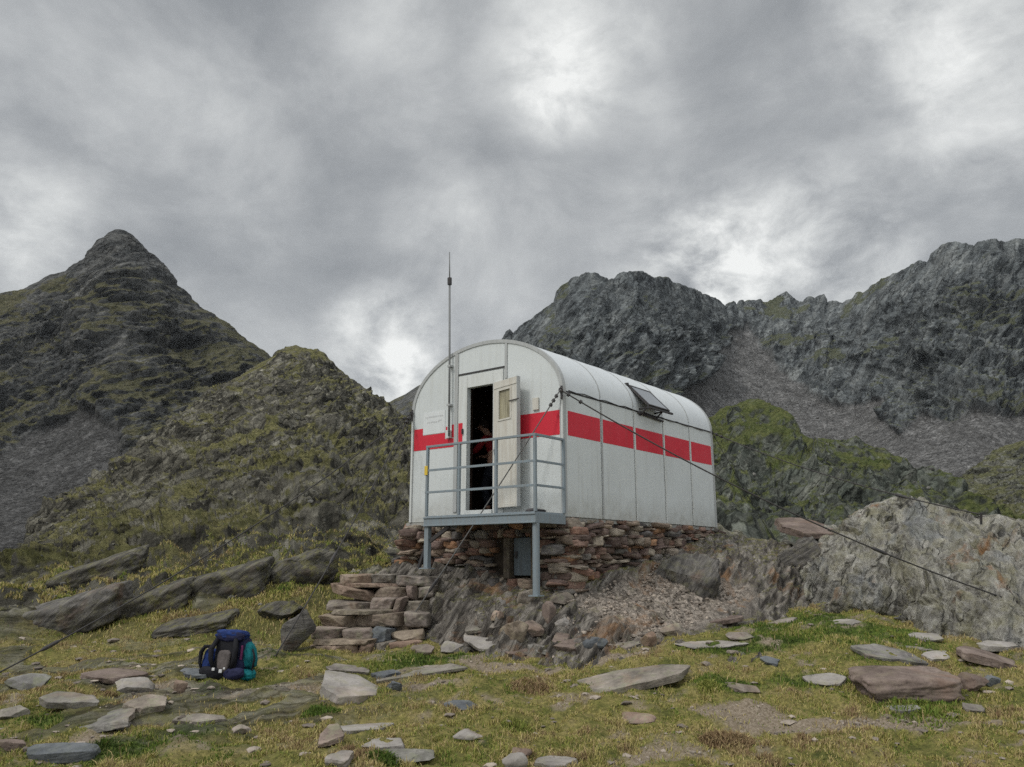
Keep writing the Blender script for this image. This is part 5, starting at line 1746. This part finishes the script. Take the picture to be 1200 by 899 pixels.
def tuft(label, name, px, py, rad, hgt, tint, n, sp=.06):
    q = surf(px, py)
    a = r.uniform(0, 2 * math.pi, n)
    d = rad * np.sqrt(r.uniform(0, 1, n))
    x, y = np.cos(a) * d, np.sin(a) * d * .8
    h = hgt * (1.05 - .75 * (d / rad) ** 2) * r.uniform(.55, 1.1, n)
    z = ground_z(x + q[0], y + q[1]) - q[2]
    me = blade_mesh(name, x, y, z + 0 * x, h, np.clip(tint + r.normal(0, sp, n), 0, 1), r, GRASS, .006, .75)
    o = link(name, me, GRASS)
    o.location = q
    tag(o, label, 'plant')


tuft('brown withered heather clump in the grass near the bottom right', 'heather_clump', 852, 872, .22, .10, .97, 1500)
tuft('green leafy tuft in the middle of the grass', 'heather_clump', 607, 856, .15, .07, .4, 400)
tuft('dark brown tuft by bare earth in front of the rubble', 'heather_clump', 622, 805, .22, .07, .98, 600)
tuft('green tuft at the right end of the long low pinkish slab', 'grass_tuft', 832, 806, .12, .08, .42, 500)
tuft('dark green tuft under the large pale pointed slab', 'grass_tuft', 378, 836, .2, .07, .12, 900)
tuft('lush tuft at the foot of the big reddish brown block', 'grass_tuft', 1075, 832, .42, .07, .3, 1500)
tuft('dark tuft of grass under the bluish white stone', 'grass_tuft', 452, 891, .16, .07, .1, 800)


def gravel():
    bv, bf = ico(1)
    V, Fa, n = [], [], 0
    T = []
    spots = []
    N = 26000
    y = r.uniform(5.6, 12.5, N)
    x = r.uniform(-1, 1, N) * (.68 * y)
    z, rk, ba, gn = ground_lookup(x, y)
    ok = (r.uniform(0, 1, N) < .30 * ba + .010) & (bed_z(x, y) < z)
    for a, b, c in zip(x[ok], y[ok], z[ok]):
        spots.append((a, b, c, .008 + .016 * r.uniform() ** 3 + (.03 * r.uniform() if r.uniform() < .06 else 0)))
    # the small scree beside the plinth
    a = r.uniform(-1.5, -.15, 2600)
    b = r.uniform(-.6, 2.6, 2600)
    X, Y = HO[0] + a * UV[0] + b * VV[0], HO[1] + a * UV[1] + b * VV[1]
    Z = np.maximum(bed_z(X, Y), ground_z(X, Y))
    keep = r.uniform(0, 1, 2600) < sst(-1.6, -.7, a) * sst(2.6, 1.9, b) * .9
    for q in zip(X[keep], Y[keep], Z[keep]):
        spots.append((*q, .010 + .028 * r.uniform() ** 3))
    y = r.uniform(5.8, 12.0, 900)
    x = r.uniform(-1, 1, 900) * (.68 * y)
    z, rk, ba, gn = ground_lookup(x, y)
    ok = (bed_z(x, y) < z) & (r.uniform(0, 1, 900) < .35 + .5 * sst(-.2, .5, fbm(x * .9, y * .9, 31, 3)))
    chips = len(spots)
    spots += [(*q, .02 + .06 * r.uniform() ** 2.2) for q in zip(x[ok], y[ok], z[ok])]
    for sp_i, (px_, py_, q, s) in enumerate(spots):
        d = np.array([1, r.uniform(.6, 1), r.uniform(.35, .8) if sp_i < chips else r.uniform(.18, .4)]) * s
        an = r.uniform(0, 6.28)
        R2 = np.array([[math.cos(an), -math.sin(an), 0], [math.sin(an), math.cos(an), 0], [0, 0, 1]])
        jit = bv * (1 + r.normal(0, .16, (len(bv), 1)))
        V.append((jit * d) @ R2.T + np.array([px_, py_, q + d[2] * .25]))
        Fa.append(bf + n)
        n += len(bv)
        T.append(np.repeat(r.uniform(.4, 1.25), len(bv)))
    m = M('gravel', .93, .15)
    t = m.attr('tone')
    m.color(m.mix(1.0, m.ramp(m.noise(m.pos(), 6, 3), [(.35, (.2, .17, .145)), (.65, (.33, .28, .23))]), t, 'MULTIPLY'))
    o = link('gravel', mesh_np('gravel', np.concatenate(V), np.concatenate(Fa), False, {'tone': np.concatenate(T)}), m.m)
    tag(o, 'scattered gravel on the bare trodden earth', 'gravel', kind='stuff')


gravel()


def rubble():
    bv, bf = ico(1)
    rr_ = np.random.default_rng(5)
    V, Fa, T, n = [], [], [], 0
    for key, cnt, p0, p1_, test in (('steep olive', 1500, 1.2, 5.0, None), ('pointed grey', 1400, .8, 2.6, lambda c: (c[0] / c[1] < -.33) & (c[2] < .16 * c[1])), ('jagged grey', 1800, .8, 2.4, lambda c: (c[0] / c[1] > .2) & (c[2] < .2 * c[1])), ('low craggy', 350, 1.2, 5, None), ('pale bouldery', 600, 1.5, 5, None)):
        G_ = next(v for k_, v in RELIEF.items() if k_.startswith(key))
        nr_, nc_ = G_.shape[:2]
        i = rr_.integers(2, int(nr_ * .84), cnt * 2)
        j = rr_.integers(2, nc_ - 2, cnt * 2)
        C = G_[i, j]
        ok = np.abs(C[:, 0] / C[:, 1]) < .75
        if test:
            ok &= test((C[:, 0], C[:, 1], C[:, 2]))
        ok &= rr_.uniform(0, 1, len(ok)) < .25 + .75 * sst(-.1, .4, fbm(C[:, 0] / C[:, 1] * 14, C[:, 2] / C[:, 1] * 14, 3, 3))
        for c in C[ok][:cnt]:
            s = (p0 + (p1_ - p0) * rr_.uniform() ** 4) / F * c[1]
            d = np.array([1, rr_.uniform(.6, 1), rr_.uniform(.4, .8)]) * s
            an = rr_.uniform(0, 6.28)
            R2 = np.array([[math.cos(an), -math.sin(an), 0], [math.sin(an), math.cos(an), 0], [0, 0, 1]])
            V.append((bv * (1 + rr_.normal(0, .18, (len(bv), 1))) * d) @ R2.T + c)
            Fa.append(bf + n)
            n += len(bv)
            T.append(np.repeat(rr_.uniform(.25, 1.0), len(bv)))
    m = M('hill rubble', .95, .1)
    m.color(m.mix(1.0, (.17, .165, .15), m.attr('tone'), 'MULTIPLY'))
    o = link('rubble', mesh_np('rubble', np.concatenate(V), np.concatenate(Fa), False, {'tone': np.concatenate(T)}), m.m)
    tag(o, 'countless fallen blocks strewn over the hillsides and scree', 'rubble', kind='stuff')


rubble()
# ------------------------------------------------------------------ camera, light, air
cam_d = bpy.data.cameras.new('camera')
cam = bpy.data.objects.new('camera', cam_d)
COL.objects.link(cam)
cam.location = (0, 0, EYE)
cam.rotation_euler = (math.pi / 2 + PITCH, 0, 0)
cam_d.sensor_fit = 'HORIZONTAL'
cam_d.sensor_width = 36
cam_d.lens = F / 1200 * 36
cam_d.clip_start, cam_d.clip_end = .05, 12000
SC.camera = cam

SUN_DIR = Vector((-.62, -.42, .85)).normalized()
sun_d = bpy.data.lights.new('sun', 'SUN')
sun_d.energy = 1.5
sun_d.angle = math.radians(10)
sun_d.color = (1, .965, .91)
sun = bpy.data.objects.new('sun', sun_d)
COL.objects.link(sun)
sun.rotation_euler = SUN_DIR.to_track_quat('Z', 'Y').to_euler()


def build_world():
    w = bpy.data.worlds.new('World')
    SC.world = w
    w.use_nodes = True
    m = M.__new__(M)
    m.t = w.node_tree
    bg = m.t.nodes['Background']
    d = m.coord('Generated')
    x, y, z = m.sep(d)[0], m.sep(d)[1], m.sep(d)[2]
    sky = m.n('TexSky', sky_type='NISHITA', sun_disc=False)
    sky.sun_elevation = math.asin(SUN_DIR.z)
    sky.sun_rotation = math.atan2(SUN_DIR.x, SUN_DIR.y)
    # a cloud sheet overhead: directions projected on a flat layer
    h = m.math('ADD', m.math('MAXIMUM', z, 0), .8)
    u, v = m.math('DIVIDE', x, h), m.math('DIVIDE', y, h)
    p = m.n('VectorMath', {0: m.n('CombineXYZ', {0: u, 1: v, 2: 1.7}).outputs[0], 1: m.mapping(d, (1.7, 1.7, 3.6))}, operation='ADD').outputs[0]
    n1 = m.noise(m.mapping(p, (1.15, 1.25, 1), (0, 0, .3), (2.3, .7, 0)), 1.45, 12, .6, .35)
    n2 = m.noise(m.mapping(p, (1, .8, 1), (0, 0, .4), (4, 2, 0)), 4.2, 12, .62, .3)
    n3 = m.noise(m.mapping(p, (1, .8, 1), (0, 0, .4), (1, 7, 0)), .8, 3, .5)
    f = m.math('ADD', m.math('ADD', m.math('MULTIPLY', n1, .58), m.math('MULTIPLY', n2, .14)), m.math('MULTIPLY', n3, .28))
    # thinner cloud where the light comes through
    glow = None
    for qx, qy, r, s in GLOWS:
        c = Vector(P(qx, qy, 1.0) - np.array([0, 0, EYE])).normalized()
        dot = m.n('VectorMath', {0: d, 1: tuple(c)}, operation='DOT_PRODUCT').outputs['Value']
        g = m.n('MapRange', {'Value': dot, 'From Min': math.cos(math.radians(r)), 'From Max': 1.0, 'To Min': 0., 'To Max': s}, interpolation_type='SMOOTHSTEP').outputs[0]
        glow = g if glow is None else m.math('ADD', glow, g)
    f = m.math('ADD', f, m.math('MULTIPLY', glow, m.math('MAXIMUM', m.math('ADD', m.math('MULTIPLY', m.math('SUBTRACT', n2, .5), 4.0), .85), -.2)))
    k = m.ramp(f, [(.36, (.30, .315, .328)), (.46, (.395, .41, .42)), (.54, (.51, .525, .53)), (.63, (.66, .675, .67)), (.80, (.95, .96, .94))])
    # overcast sky is brighter overhead and behind the viewer than the dark bank in front
    up = m.n('MapRange', {'Value': z, 'From Min': .62, 'From Max': .95, 'To Min': 1., 'To Max': 2.3}, interpolation_type='SMOOTHSTEP').outputs[0]
    bk = m.n('MapRange', {'Value': y, 'From Min': .45, 'From Max': -.5, 'To Min': 1., 'To Max': 1.9}, interpolation_type='SMOOTHSTEP').outputs[0]
    k = m.mix(1.0, k, m.math('MULTIPLY', up, bk), 'MULTIPLY')
    k = m.mix(1.0, k, (10., 10., 10.), 'MULTIPLY')
    k = m.mix(.93, sky.outputs[0], k)
    m.t.links.new(k, bg.inputs['Color'])
    bg.inputs['Strength'].default_value = .1


GLOWS = [(655, 95, 5, .12), (690, 60, 9, .07), (640, 130, 3, .05), (450, 400, 5.5, .2), (470, 450, 3.5, .2), (510, 255, 5, .08), (930, 325, 10, .2), (820, 310, 5, .1), (1160, 130, 7, .10), (25, 270, 5, .12), (280, 205, 6, .07), (1060, 20, 7, .1), (450, 0, 6, .10), (130, 150, 7, .05), (800, 300, 8, .1), (330, 110, 18, -.08), (860, 130, 10, -.05), (640, 220, 9, -.05)]
build_world()


def build_haze():
    mb = MB().box(-1500, 1500, -30, 2300, -70, 560)
    m = bpy.data.materials.new('mountain air')
    m.use_nodes = True
    t = m.node_tree
    t.nodes.remove(t.nodes['Principled BSDF'])
    v = t.nodes.new('ShaderNodeVolumePrincipled')
    v.inputs['Color'].default_value = (.86, .92, 1, 1)
    v.inputs['Density'].default_value = HAZE
    t.links.new(v.outputs[0], t.nodes['Material Output'].inputs['Volume'])
    o = mb.build('haze', m)
    tag(o, 'thin blue grey air in front of the far mountains', 'haze', kind='stuff')


HAZE = .000025
build_haze()
SC.view_settings.view_transform = 'Standard'
SC.view_settings.look = 'None'
SC.view_settings.exposure = 0
SC.view_settings.gamma = 1
SC.view_settings.use_curve_mapping = False
SC.render.engine = 'CYCLES'
SC.cycles.use_denoising = False
SC.cycles.max_bounces = 5
SC.cycles.diffuse_bounces = 3
SC.cycles.volume_bounces = 0
SC.cycles.sample_clamp_indirect = 4
